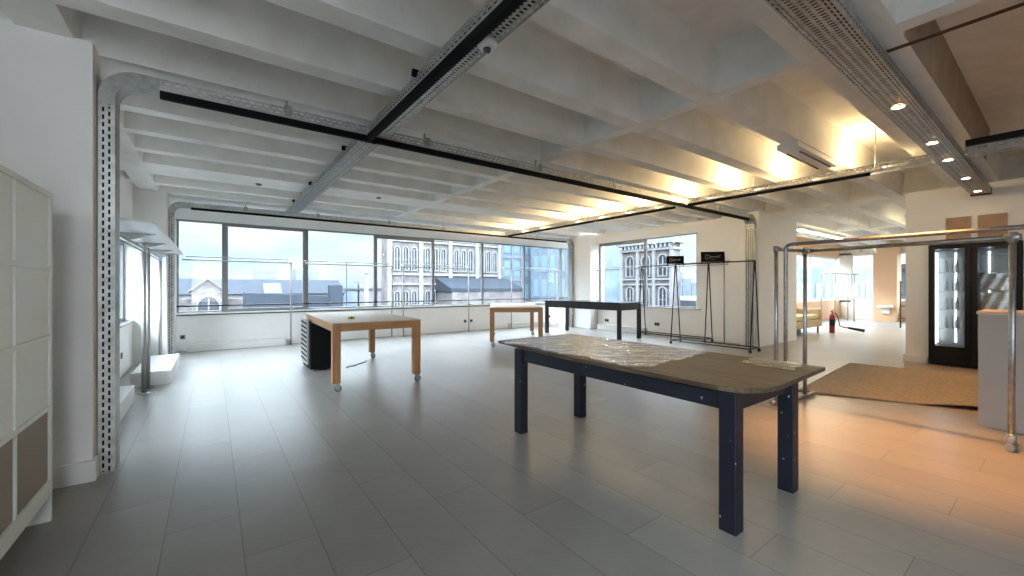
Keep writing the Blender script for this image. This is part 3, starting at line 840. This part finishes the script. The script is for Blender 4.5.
t = thing('pipe_rack', 'darker pipe rack standing close behind the galvanised one', 'clothes rack', (4.97, 1, 0))
MB().path([(4.97, 1.80, 0.0), (4.97, 1.80, 1.2), (4.97, 1.80, 1.74), (4.97, 1.795, 1.775), (4.97, 1.775, 1.797), (4.97, 1.74, 1.805), (4.96, .9, 1.805), (4.95, .2, 1.805), (4.95, .16, 1.797), (4.95, .14, 1.775), (4.95, .135, 1.74), (4.95, .135, 1.0), (4.95, .135, 0)], .019, 12).build('frame', M['pipe_dark'], t)
for y in (1.80, .135): MB().lathe([(.001, 0), (.045, 0), (.045, .008), (.024, .014), (.022, .05), (.001, .05)], (4.96, y, 0), 16).build('foot_flange', M['pipe_dark'], t)

# ------------------------------------------------------------------ slim steel rails along the windows


def rail(axis, a0, a1, p, z, posts, wall_p, label, group, wz=None, off=.0):
    """rail carried by uprights, stayed back to the wall"""
    t = thing('clothes_rail', label, 'clothes rail', (((a0 + a1) / 2, p, 0) if axis == 'x' else (p, (a0 + a1) / 2, 0)), group)
    def P(a, c, h): return (a, c, h) if axis == 'x' else (c, a, h)
    MB().tube(P(a0, p, z), P(a1, p, z), .014, 10).build('hanging_bar', M['brushed'], t)
    wz = z + .05
    MB().tube(P(a0, wall_p, wz + .035), P(a1, wall_p, wz + .035), .011, 8).build('wall_bar', M['brushed'], t)
    for a in posts:
        MB().tube(P(a, p, .01), P(a, p, z), .016, 10).build('upright', M['brushed'], t)
        MB().lathe([(.001, 0), (.05, 0), (.05, .006), (.02, .01), (.001, .01)], P(a, p, 0), 18).build('foot_flange', M['brushed'], t)
    for a in (a0 + .03, a1 - .03):
        MB().tube(P(a, p, z), P(a, wall_p, wz + .035), .009, 8).build('stay', M['brushed'], t)
    return t


G = 'steel clothes rails along the windows'
rail('x', -.5, 1.50, 10.72, 1.91, (1.48,), 10.95, 'slim steel clothes rail at the left end of the window wall', G)
rail('x', 1.78, 3.92, 10.72, 1.90, (3.88,), 10.95, 'slim steel clothes rail second from the left along the window wall', G)
rail('x', 4.18, 6.30, 10.72, 1.90, (4.20, 6.25), 10.95, 'slim steel clothes rail with two posts at the middle of the window wall', G)
rail('x', 7.6, 10.0, 10.72, 1.91, (7.85, 9.85), 10.95, 'slim steel clothes rail behind the black table, before the window wall', G)
rail('y', 7.15, 9.05, 10.03, 1.885, (9.0,), 10.12, 'slim steel clothes rail under the corner window, left of the black racks', G)
rail('y', 4.85, 6.85, 10.03, 1.90, (4.95,), 10.12, 'slim steel clothes rail behind the black racks, ending on a bare wall', G)

# ------------------------------------------------------------------ plinths and sockets
pl = [((-.42, 1.38, 10.78, 11.0, .16), 'low white plinth at the left end of the window wall'),
      ((7.9, 9.75, 10.78, 11.0, .16), 'low white plinth under the window wall, behind the black table'),
      ((9.92, 10.15, 7.2, 8.92, .17), 'low white plinth under the corner window'),
      ((-.88, -.46, 7.42, 9.17, .19), 'white floor plinth at the left wall, the one nearer the windows'),
      ((-1.05, -.74, 5.0, 6.55, .19), 'white floor plinth at the left wall, partly behind the steel upright')]
for (x0, x1, y0, y1, z), lab in pl:
    tag(MB().box(x0, x1, y0, y1, 0, z).build('plinth', M['white'], bevel=.004), lab, 'plinth')


def socket(axis, a, p, z, n, label, s=1):
    t = thing('wall_socket', label, 'socket', ((a, p, z) if axis == 'x' else (p, a, z)))
    w = .075 * n + .01
    b = MB(); g = MB()
    if axis == 'x': b.box(a - w / 2, a + w / 2, p - .012, p, z - .045, z + .045)
    else: b.box(p, p + s * .012, a - w / 2, a + w / 2, z - .045, z + .045)
    b.build('plate', M['socket'], t, bevel=.003)
    for i in range(n):
        c = a - w / 2 + .005 + .075 * (i + .5)
        if axis == 'x': g.box(c - .026, c + .026, p - .0145, p - .0125, z - .026, z + .026)
        else: g.box(p + s * .0125, p + s * .0145, c - .026, c + .026, z - .026, z + .026)
    g.build('outlet', M['black'], t)


socket('x', -.50, 11.0, .30, 1, 'dark wall socket low at the left end of the window wall')
socket('x', 6.28, 11.0, .30, 1, 'dark wall socket under the middle windows, left of a rail post')
socket('x', 6.50, 11.0, .30, 1, 'dark wall socket under the middle windows, right of a rail post')
socket('x', 9.7, 11.0, .30, 2, 'dark double wall socket behind the black table, under the window wall')
socket('y', 8.71, 10.15, .29, 2, 'dark double wall socket under the corner window', -1)
socket('y', 6.89, 10.15, .30, 2, 'dark double wall socket behind the farther black rack', -1)
socket('y', 8.4, -1.1, .32, 1, 'dark wall socket low on the left wall beside the white plinth', 1)

# ------------------------------------------------------------------ left: white shelf board on steel poles
t = thing('wall_shelf', 'long white shelf board carried high on steel poles along the left wall', 'shelf', (-.65, 7, 0))
MB().box(-.86, -.42, 4.9, 9.35, 1.925, 1.952).build('board', M['white'], t, bevel=.002)
for (x, y) in ((-.70, 6.95), (-.69, 7.26), (-.72, 9.25)):
    MB().tube((x, y, .01), (x, y, 1.80), .024, 14).tube((x, y, 1.70), (x, y, 1.91), .018, 12).build('pole', M['brushed'], t)
    MB().lathe([(.001, 0), (.06, 0), (.06, .006), (.026, .01), (.001, .01)], (x, y, 0), 20).build('foot_flange', M['brushed'], t)
for y in (5.9, 7.1, 8.3, 9.2):
    MB().prism([(-.84, 1.924), (-.5, 1.924), (-.68, 1.86), (-.74, 1.86)], 'y', y - .015, y + .015).box(-.84, -.5, y - .05, y + .05, 1.918, 1.924).build('bracket', M['galv'], t)
MB().tube((-.71, 4.95, 1.845), (-.71, 9.3, 1.845), .012, 10).tube((-.71, 4.95, 1.80), (-.71, 9.3, 1.80), .009, 8).build('rail', M['brushed'], t)

# white cubby shelving unit
t = thing('cubby_shelf', 'open white cubby shelving unit cut off by the left edge of the photo', 'shelving', (-.93, 2.2, 0))
X0, X1 = -1.0, -.75
MB().box(X1 - .020, X1 - .012, -.19, 3.47, .668, 1.865).build('back_panel', M['shelf'], t)
MB().box(X1 - .020, X1 - .012, -.19, 3.47, .241, .644).build('back_panel', mat('grey_brown_hardboard', (.30, .27, .23), .7), t)
for y in (.45, .95, 1.45, 1.95, 2.46, 2.96):
    MB().box(X0, X1 - .003, y, y + .02, .24, 1.865).build('divider', M['shelf'], t)
MB().box(X0, X1, 3.47, 3.50, 0, 1.89).build('side_panel', M['shelf'], t)
MB().box(X0, X1, -.22, -.19, 0, 1.89).build('side_panel', M['shelf'], t)
MB().box(X0, X1, -.19, 3.47, 1.865, 1.89).build('top_panel', M['shelf'], t)
for z in (.645, 1.05, 1.45): MB().box(X0, X1, -.19, 3.47, z, z + .022).build('shelf', M['shelf'], t)
MB().box(X0, X1 - .021, -.19, 3.47, .215, .24).build('shelf', M['shelf'], t)
MB().box(X1 - .02, X1, -.19, 3.47, .15, .2395).build('plinth_rail', M['shelf'], t)

# ------------------------------------------------------------------ right: counter, glass-door fridge, boards, rug
t = thing('counter', 'plain grey waist-high counter with a cream top at the right edge', 'counter', (6.3, -1, 0))
MB().box(6.0, 6.55, -3.0, .52, 0, 1.085).build('body', M['counter'], t, bevel=.003)
MB().box(5.99, 6.56, -3.0, .53, 1.086, 1.115).build('top', mat('cream_worktop', (.62, .5, .36), .4), t, bevel=.003)

t = thing('display_fridge', 'black display fridge with two tall glass doors and bright lights inside', 'fridge', (10.4, .94, 0))
MB().box(10.72, 10.78, .43, 1.45, .05, 2.07).box(10.22, 10.74, .43, .46, 0, 2.07).box(10.22, 10.74, 1.42, 1.45, 0, 2.07).box(10.22, 10.74, .46, 1.42, 2.0, 2.07).box(10.22, 10.74, .46, 1.42, 0, .30).box(10.22, 10.74, .925, .955, .3, 2.0).build('body', M['black'], t)
MB().box(10.70, 10.715, .46, 1.42, .30, 2.0).box(10.3, 10.7, .462, .468, .3, 2.0).box(10.3, 10.7, 1.412, 1.418, .3, 2.0).build('lining', M['brushed'], t)
for (y0, y1, nm) in ((.955, 1.45, 0), (.43, .95, 1)):
    b = MB().box(10.10, 10.215, y0, y0 + .07, 0.02, 2.075).box(10.10, 10.215, y1 - .07, y1, 0.02, 2.075).box(10.10, 10.215, y0 + .07, y1 - .07, 2.0, 2.075).box(10.10, 10.215, y0 + .07, y1 - .07, 0.02, .34)
    d = b.build('door', M['black'], t, bevel=.003)
    MB().box(10.15, 10.158, y0 + .065, y1 - .065, .335, 2.005).build('glass', M['glass'], d)
for z in (.62, .95, 1.28, 1.60, 1.88):
    b = MB()
    for y in [.50 + i * .043 for i in range(22)]: b.tube((10.3, y, z), (10.69, y, z), .0025, 6, caps=False)
    b.tube((10.3, .48, z), (10.3, 1.42, z), .006, 6); b.build('wire_shelf', M['brushed'], t)
for (x, y) in ((10.25, 1.385), (10.55, 1.395), (10.69, 1.19), (10.27, .49), (10.69, .80)):  # the strips behind the right door are added to brighten it
    MB().box(x - .008, x + .008, y - .008, y + .008, .36, 1.96).build('light_strip', M['led'], t)
M['foil'] = mat('crumpled_film', (.75, .75, .73), .3, .3, bump=1.0, bscale=9)
M['bottleglass'] = mat('pale_bottle_glass', (.55, .58, .56), .1, .1)
random.seed(5)
for i in range(4):
    for j in range(5):
        z = (.62, .95, 1.28, 1.60)[i]; y = 1.02 + j * .065
        bt = MB().lathe([(.001, 0), (.024, 0), (.025, .01), (.025, .13), (.011, .17), (.011, .21), (.001, .21)], (10.48, y, z + .006), 12)
        tag(bt.build('bottle', M['bottleglass']), 'small pale bottle behind the left fridge door, on the %s wire shelf' % ('lowest', 'second', 'third', 'fourth')[i], 'bottle', 'bottles on the %s fridge shelf' % ('lowest', 'second', 'third', 'fourth')[i])
for k, (z0, z1) in enumerate(((.64, .93), (.97, 1.26), (1.30, 1.58))):
    def fn(u, v, z0=z0, z1=z1, k=k):
        y = .50 + .38 * u; z = z0 + (z1 - z0) * v
        return (10.40 + .03 * math.sin(17 * u + k * 2 + 5 * v) + .02 * math.sin(31 * v + 9 * u + k), y, z)
    wrp = MB().grid(fn, 18, 14)
    tag(wrp.build('wrapped_package', M['foil'], solid=.01), 'crumpled silvery wrapping behind the right fridge door, ' + ('lowest', 'middle', 'topmost')[k] + ' of the shelves', 'package')

for (y0, y1, lab) in ((.955, 1.245, 'brown board high on the wall above the left fridge door'), (.57, .885, 'brown board high on the wall above the right fridge door')):
    t = thing('wall_board', lab, 'board', (10.17, (y0 + y1) / 2, 2.12))
    MB().box(10.165, 10.2, y0, y1, 2.12, 2.53).build('panel', M['carton'], t, bevel=.003)
    MB().box(10.158, 10.2, y0 - .012, y1 + .012, 2.531, 2.55).box(10.158, 10.2, y0 - .012, y0 - .001, 2.12, 2.531).box(10.158, 10.2, y1 + .001, y1 + .012, 2.12, 2.531).build('edging', M['trim'], t)

rb = MB()
c00, c10, c01, c11 = Vector((6.06, 2.07, 0)), Vector((6.85, .30, 0)), Vector((9.05, 2.28, 0)), Vector((9.4, .45, 0))


def rugz(u, v):
    z = .012 + .004 * math.sin(9 * u + 3 * v)
    z += .030 * math.exp(-((u - .80) / .14) ** 2) * math.exp(-(v / .10) ** 2)
    return z


for off in (0,):
    def fn(u, v): return (c00 * (1 - u) * (1 - v) + c10 * u * (1 - v) + c01 * (1 - u) * v + c11 * u * v) + Vector((0, 0, rugz(u, v)))
    rb.grid(fn, 48, 40)
M['rug'] = mat('beige_woven_rug', (.27, .24, .205), .95, noise=.22, nscale=30, bump=.6, bscale=220, spec=.1)
o = rb.build('floor_rug', M['rug'], solid=.012)
tag(o, 'beige woven rug on the floor with its near edge curling up beside the grey counter', 'rug')

# ------------------------------------------------------------------ the far room
t = thing('sofa', 'low sofa with mustard cushions glimpsed through the doorway', 'sofa', (13.4, 4.7, 0))
MB().box(12.2, 14.5, 4.30, 5.15, .20, .40).build('base', M['sofa_frame'], t, bevel=.03)
MB().box(14.32, 14.5, 4.28, 5.15, .40, .72).build('armrest', M['sofa_frame'], t, bevel=.05)
MB().box(12.2, 14.32, 4.95, 5.2, .40, .86).build('backrest', M['sofa_frame'], t, bevel=.05)
for x in (12.22, 13.28): MB().box(x, x + 1.02, 4.32, 4.93, .405, .55).build('cushion', M['sofa'], t, bevel=.04, seg=3)
for x in (12.3, 14.35):
    for y in (4.36, 5.05): MB().tube((x, y, 0), (x, y, .20), .022, 10, .03).build('leg', M['oak'], t)
tag(MB().box(12.3, 13.5, 4.5, 4.9, 0.0, .165).build('storage_box', M['black'], bevel=.01), 'flat black box pushed under the far sofa', 'box')
t = thing('fire_extinguisher', 'red fire extinguisher standing on the floor at the end of the sofa', 'fire extinguisher', (14.7, 4.12, 0))
ex = Vector((14.72, 4.12, 0))
MB().lathe([(.001, 0), (.066, 0), (.068, .02), (.068, .44), (.058, .52), (.03, .57), (.001, .575)], ex, 24).build('cylinder', M['red'], t)
MB().lathe([(.0685, .22), (.0695, .221), (.0695, .40), (.0685, .401)], ex, 24).build('label', M['black'], t)
MB().tube(ex + Vector((0, 0, .57)), ex + Vector((0, 0, .64)), .018, 10).tube(ex + Vector((-.03, .02, .63)), ex + Vector((.10, -.03, .70)), .012, 8).tube(ex + Vector((-.02, .01, .61)), ex + Vector((.10, -.03, .63)), .01, 8).build('valve', M['red'], t)
MB().path([ex + Vector(p) for p in ((0, 0, .60), (.05, -.09, .56), (.08, -.13, .4), (.10, -.15, .22), (.2, -.22, .17), (.32, -.32, .15))], .014, 8).build('hose', M['black'], t)
MB().tube(ex + Vector((.30, -.30, .155)), ex + Vector((.62, -.58, .075)), .028, 14, .05).build('horn', M['black'], t)
# rails and ladder of the far room
t = thing('clothes_rail', 'steel clothes rail on posts seen through the doorway, before the far windows', 'clothes rail', (18, 5, 0))
MB().box(17.6, 21.0, 4.95, 5.30, 1.84, 1.87).build('shelf_board', M['white'], t)
for (x, y) in ((17.7, 5.28), (19.2, 5.28), (20.6, 5.25), (20.3, 4.98)): MB().tube((x, y, 0), (x, y, 1.84), .022, 10).build('post', M['brushed'], t)
t = thing('ladder_rack', 'slim brown metal ladder rack at the edge of the doorway', 'rack', (18.4, 3.0, 0))
MB().tube((18.3, 3.28, .06), (18.3, 3.28, 1.55), .02, 8).tube((18.9, 2.4, .06), (18.9, 2.4, 1.55), .02, 8).build('side_rail', M['rust'], t)
for z in (.32, .72, 1.12, 1.50): MB().tube((18.3, 3.28, z), (18.9, 2.4, z), .014, 8).build('rung', M['rust'], t)
for (x, y) in ((18.3, 3.28), (18.9, 2.4)): MB().lathe([(.001, -.015), (.05, -.015), (.05, .015), (.001, .015)], (x, y, .05), 16, (0, 1, 0)).build('wheel', M['rust'], t)
tag(MB().box(21.0, 21.28, 4.0, 4.45, .55, .64).box(21.2, 21.29, 4.1, 4.35, .30, .55).build('wall_bracket_shelf', M['trim'], bevel=.01), 'small white ledge on the far orange-tinted column', 'shelf')
t = thing('garment', 'pale striped cloth hanging beside the far sofa', 'cloth', (14.6, 5.3, 1))
MB().grid(lambda u, v: (14.3 + .8 * u + .12 * (1 - v) * (u - .5), 5.45 + .05 * math.sin(20 * u), .55 + 1.05 * v), 30, 6).build('drape', mat('pale_striped_cloth', (.62, .46, .38), .9), t, solid=.01)
MB().tube((14.2, 5.45, 1.6), (15.2, 5.45, 1.6), .012, 8).tube((14.2, 5.45, 0), (14.2, 5.45, 1.6), .012, 8).tube((15.2, 5.45, 0), (15.2, 5.45, 1.6), .012, 8).build('stand', M['brushed'], t)
# ceiling lamps there
for i, (x0, x1, y, lab) in enumerate(((13.3, 17.2, 4.5, 'long warm strip light on the ceiling beyond the doorway, the left one'),
                                      (13.0, 18.5, 2.2, 'long warm strip light on the ceiling beyond the doorway, the right one'))):
    t = thing('strip_light', lab, 'ceiling light', ((x0 + x1) / 2, y, 2.95))
    MB().box(x0, x1, y - .06, y + .06, 2.97, 3.04).build('housing', M['white'], t)
    MB().box(x0 + .03, x1 - .03, y - .045, y + .045, 2.945, 2.968).build('tube', M['striplamp'], t)
    L = bpy.data.lights.new('strip_beam', 'AREA'); L.shape = 'RECTANGLE'; L.size = x1 - x0; L.size_y = .12; L.energy = 22; L.color = (1.0, .78, .52)
    q = bpy.data.objects.new('strip_beam', L); C.objects.link(q); q.location = ((x0 + x1) / 2, y, 2.93)
s0 = None
for (x, y) in ((12.72, 3.02), (13.66, 2.98)):
    if s0 is None:
        o = thing('spotlight', '', 'light', (x, y, 2.5)); s0 = o
        MB().tube((x - .03, y, 2.37), (x + .04, y - .02, 2.22), .05, 14, .06).build('head', M['white'], o)
        MB().tube((x - .03, y, 2.38), (x - .03, y, ZT + .01), .008, 8).build('stem', M['white'], o)
    else: o = copy_tree(s0); o.location = (x, y, 2.5)
    tag(o, 'white spotlight head hanging beyond the doorway, the ' + ('left' if o is s0 else 'right') + ' of two', 'light', 'far spotlights')

# ------------------------------------------------------------------ the city outside
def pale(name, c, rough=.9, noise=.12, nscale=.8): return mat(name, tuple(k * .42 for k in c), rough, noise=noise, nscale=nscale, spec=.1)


M['stone'] = pale('grey_brown_stone', (.19, .172, .172), noise=.35, nscale=1.6)
M['dress'] = pale('pale_dressed_stone', (.28, .28, .285))
M['slate'] = pale('blue_grey_slate', (.050, .060, .078))
M['bluewall'] = pale('pale_blue_block', (.21, .27, .34), noise=.2)
M['hazeblock'] = pale('hazy_tower_block', (.24, .28, .33))  # distance haze put into the pale base colour
M['city'] = pale('hazy_city_ground', (.065, .078, .09), nscale=.03)  # haze over the ground is part of this colour
M['darkpane'] = mat('dark_window_pane', (.018, .02, .025), .3, spec=.2)
M['lightpane'] = mat('pale_window_pane', (.10, .15, .21), .3, spec=.3)
M['whiteroof'] = pale('white_flat_roof', (.14, .15, .16))
o = MB().box(-400, 600, 14, 700, -15.2, -15).box(13.5, 600, -400, 14, -15.2, -15).box(-400, -3, -400, 14, -15.2, -15).build('city_ground', M['city']); o['kind'] = 'structure'


def arch_pts(cx, z0, w, h, n=10):
    r = w / 2; zs = z0 + h - r * 1.15
    pts = [(cx - r, z0), (cx + r, z0), (cx + r, zs)]
    for i in range(1, n): a = PI * i / n; pts.append((cx + r * math.cos(a), zs + 1.15 * r * math.sin(a)))
    pts.append((cx - r, zs)); return pts


def arch_window(parent, ax, p, cx, z0, w, h, s=-1, name='arched_window'):
    """a real arched window: projecting dressed-stone surround and a recessed-looking dark pane with mullion"""
    b = MB(); ex = 'y' if ax == 'x' else 'x'
    k = 1 if ax == 'x' else 1
    out = arch_pts(cx, z0 - .10, w + .22, h + .22); inn = arch_pts(cx, z0, w, h)
    for i in range(len(out)):
        j = (i + 1) % len(out)
        q = [out[i], out[j], inn[j], inn[i]]
        b.prism(q, ex, p + s * .16, p)
    o = b.build(name, M['dress'], parent)
    g = MB().prism(inn, ex, p + s * .04, p + s * .02)
    g.build('pane', M['darkpane'], o)
    m = MB()
    if ax == 'x': m.box(cx - .05, cx + .05, p + s * .10, p + s * .04, z0, z0 + h - .1).box(cx - w / 2, cx + w / 2, p + s * .09, p + s * .045, z0 + h * .45, z0 + h * .45 + .08)
    else: m.box(p + s * .10, p + s * .04, cx - .05, cx + .05, z0, z0 + h - .1).box(p + s * .09, p + s * .045, cx - w / 2, cx + w / 2, z0 + h * .45, z0 + h * .45 + .08)
    m.build('mullion', M['dress'], o)
    return o


# the long Victorian stone building
t = thing('building', 'long grey stone Victorian building with rows of arched windows outside the middle windows', 'building', (20, 42, -15))
MB().box(14.1, 27.6, 40, 42, -15, 13).build('wall', M['stone'], t)
for z in (-3.4, 1.55, 2.55, 5.95, 6.25):
    MB().box(13.95, 27.7, 39.8, 40.1, z, z + .22).build('string_course', M['dress'], t)
for x in (14.2, 17.5, 20.9, 24.3, 27.4): MB().box(x - .22, x + .22, 39.75, 40.05, -15, 13).build('buttress', M['dress'], t)
for bay in (14.2, 17.5, 20.9, 24.2):
    for dx in (.78, 1.68, 2.58):
        arch_window(t, 'x', 40, bay + dx, 3.1, .50, 2.3)
        arch_window(t, 'x', 40, bay + dx, -1.2, .50, 2.1)
for x in (14.2 + i * 1.12 for i in range(12)): MB().box(x + .12, x + .5, 39.86, 40.02, 6.6, 7.1).build('corbel', M['dress'], t)
r_ = MB().prism([(36.5, 1.2), (40.0, 2.4), (40.0, .9), (36.5, .9)], 'x', 19.2, 28.5); r_.build('lean_to_roof', M['slate'], t)
MB().box(19.4, 28.3, 36.6, 40, -15, .9).build('annexe_wall', M['stone'], t)

t = thing('building', 'pale blue glazed office building outside the right end of the window wall', 'building', (36, 46, -15))
MB().box(27.9, 47, 43, 54, -15, 14).build('wall', M['bluewall'], t)
for x in [28.4 + i * 1.55 for i in range(12)]:
    MB().box(x - .10, x + .10, 42.85, 43.02, -15, 14).build('pier', M['dress'], t)
    for z in (-3.6, -.6, 2.4, 5.4): MB().box(x + .3, x + 1.2, 42.93, 43.0, z + .35, z + 2.3).build('window', M['lightpane'], t)
for z in (-3.9, -.9, 2.1, 5.1, 8.1): MB().box(27.9, 47, 42.88, 43.03, z, z + .35).build('spandrel', M['hazeblock'], t)

t = thing('building', 'stone corner tower with cornice and arched windows outside the corner window', 'building', (37, 27, -15))
MB().box(33.2, 34.4, 20.95, 26.6, -15, 5.3).build('wall', M['stone'], t)
MB().box(32.8, 34.8, 20.55, 27.0, 5.35, 5.75).box(32.95, 34.6, 20.75, 26.8, 4.75, 4.95).build('cornice', M['dress'], t)
MB().box(33.5, 34.3, 21.4, 26.2, 5.75, 9).build('upper_wall', M['stone'], t)
for y in (21.9, 23.7, 25.5):
    arch_window(t, 'y', 33.2, y, 2.4, .8, 1.9); arch_window(t, 'y', 33.2, y, -.8, .7, 2.1)
for i in range(13): MB().box(32.88, 33.2, 21.0 + i * .44, 21.2 + i * .44, 4.95, 5.33).build('bracket', M['dress'], t)
for y in (21.0, 22.8, 24.6, 26.5): MB().box(32.98, 33.2, y - .14, y + .14, -15, 4.75).build('pilaster', M['dress'], t)
for z in (1.5, 2.0): MB().box(33.0, 33.2, 20.9, 26.65, z, z + .16).build('string_course', M['dress'], t)

t = thing('building', 'tall pale blue building beside the stone tower outside the corner window', 'building', (37, 31, -15))
MB().box(33.5, 42, 29.6, 41.5, -15, 14).build('wall', M['bluewall'], t)
for y in [30.0 + i * 1.6 for i in range(7)]:
    MB().box(33.38, 33.5, y - .1, y + .1, -15, 14).build('pier', M['dress'], t)
    for z in (-3.0, 0, 3.0, 6): MB().box(33.44, 33.5, y + .3, y + 1.25, z + .2, z + 2.3).build('window', M['lightpane'], t)

# the low roofs to the north
t = thing('building', 'small gabled stone hall with an arched doorway seen low in the left windows', 'building', (-.3, 46, -15))
MB().prism([(-1.45, -15), (.95, -15), (.95, 1.1), (-.32, 2.0), (-1.45, 1.1)], 'y', 45, 52).build('wall', M['stone'], t)
MB().prism([(-1.75, .98), (-.32, 2.28), (1.2, .95), (1.2, .75), (-.32, 2.02), (-1.75, .78)], 'y', 44.7, 52).build('roof', M['stone'], t)
arch_window(t, 'x', 45, -.25, -1.0, 1.5, 1.5)
MB().box(-6, 8, 47, 48, -15, .25).build('side_wall', M['stone'], t)
t = thing('building', 'long low building with a blue grey slate roof outside the left windows', 'building', (6, 62, -15))
MB().box(-9, 14.9, 60, 68, -15, .6).build('wall', M['dress'], t)
MB().prism([(59.6, .5), (64, 2.35), (68.4, .5)], 'x', -9.2, 15.1).build('roof', M['slate'], t)
t = thing('building', 'low grey building with a white roof light outside the second window', 'building', (6, 41, -15))
MB().prism([(2.3, -15), (10.1, -15), (10.1, .35), (6.5, .65), (2.3, .85)], 'y', 41, 45).build('wall', M['slate'], t)
MB().prism([(42.0, .8), (43.2, 1.7), (44.2, .8)], 'x', 3.7, 5.1).build('roof_light', M['whiteroof'], t)
MB().box(8.3, 9.3, 38, 39, -15, 1.5).build('plant_room', M['slate'], t)
t = thing('roof_cross', 'pale cross-shaped mast rising from a low roof outside the third window', 'mast', (10.4, 35, -15))
MB().box(10.3, 10.62, 34.9, 35.1, -15, 2.45).lathe([(.18, 0), (.2, .08), (.07, .2), (.05, .55), (.001, .6)], (10.46, 35, 2.45), 12).build('shaft', M['dress'], t)
MB().box(9.8, 11.1, 34.92, 35.08, 2.25, 2.42).build('arm', M['dress'], t)
t = thing('building', 'row of low white terraces on the skyline outside the third window', 'building', (24, 72, -15))
for k in range(4): MB().box(15.2 + k * 4.6, 19.5 + k * 4.6, 70, 76, -15, 2.1 + .3 * (k % 2)).build('house', M['dress' if k % 2 else 'hazeblock'], t)
MB().box(15.2, 33.4, 69.8, 70, .9, 1.15).build('parapet', M['whiteroof'], t)
tag(MB().tube((15.35, 60.5, -15), (15.35, 60.5, 4.9), .06, 8).build('flagpole', M['slate']), 'thin bare pole on the skyline outside the third window', 'pole')
for (x0, x1, y, z, lab) in ((10.8, 17, 150, 7.6, 'hazy tower block on the skyline, left of the pair in the second window'),
                            (22.2, 25.7, 150, 7.4, 'hazy tower block on the skyline, right of the pair in the second window'),
                            (26.2, 31, 160, 8.3, 'hazy tower block on the skyline in the third window'),
                            (-12, -3, 150, 6.0, 'hazy block on the skyline in the leftmost window')):
    t = thing('tower_block', lab, 'building', ((x0 + x1) / 2, y, -15))
    MB().box(x0, x1, y, y + 8, -15, z).build('wall', M['hazeblock'], t)
    for zz in range(0, int(z) + 1, 2): MB().box(x0 + .4, x1 - .4, y - .06, y, zz - .2, zz + .6).build('window_band', M['bluewall'], t)
t = thing('building', 'hazy pale blocks in the distance right of the stone tower', 'building', (72, 42, -15))
for (y0, y1, z) in ((43.4, 47, 4.2), (41.6, 43.3, 2.9), (36, 41.5, 2.2)): MB().box(72, 80, y0, y1, -15, z).build('block', M['hazeblock'], t)
t = thing('building', 'broad white flat roof low outside the corner window', 'building', (60, 27, -15))
MB().box(44, 70, 22, 39.5, -15, -.2).build('roof', M['whiteroof'], t)
# beyond the far room
t = thing('building', 'grey green building with blue windows seen through the far doorway windows', 'building', (40, 4, -15))
MB().box(40, 50, -14, 8.5, -15, 2.6).build('wall', pale('grey_green_facade', (.065, .085, .085)), t)
for i in range(9): MB().box(39.9, 40, -13 + i * 2.4, -11.4 + i * 2.4, -.8, .5).build('window', M['lightpane'], t)
MB().box(39.8, 50, -14, 8.6, 2.6, 3.0).build('parapet', M['slate'], t)
t = thing('building', 'pale blue building close outside the far room, left of its corner', 'building', (22, 16, -15))
MB().box(34, 62, 13.5, 18.5, -15, 3.6).build('wall', M['bluewall'], t)
for i in range(12): MB().box(35 + i * 2.2, 36.3 + i * 2.2, 13.43, 13.5, -.6, 1.7).build('window', M['lightpane'], t)
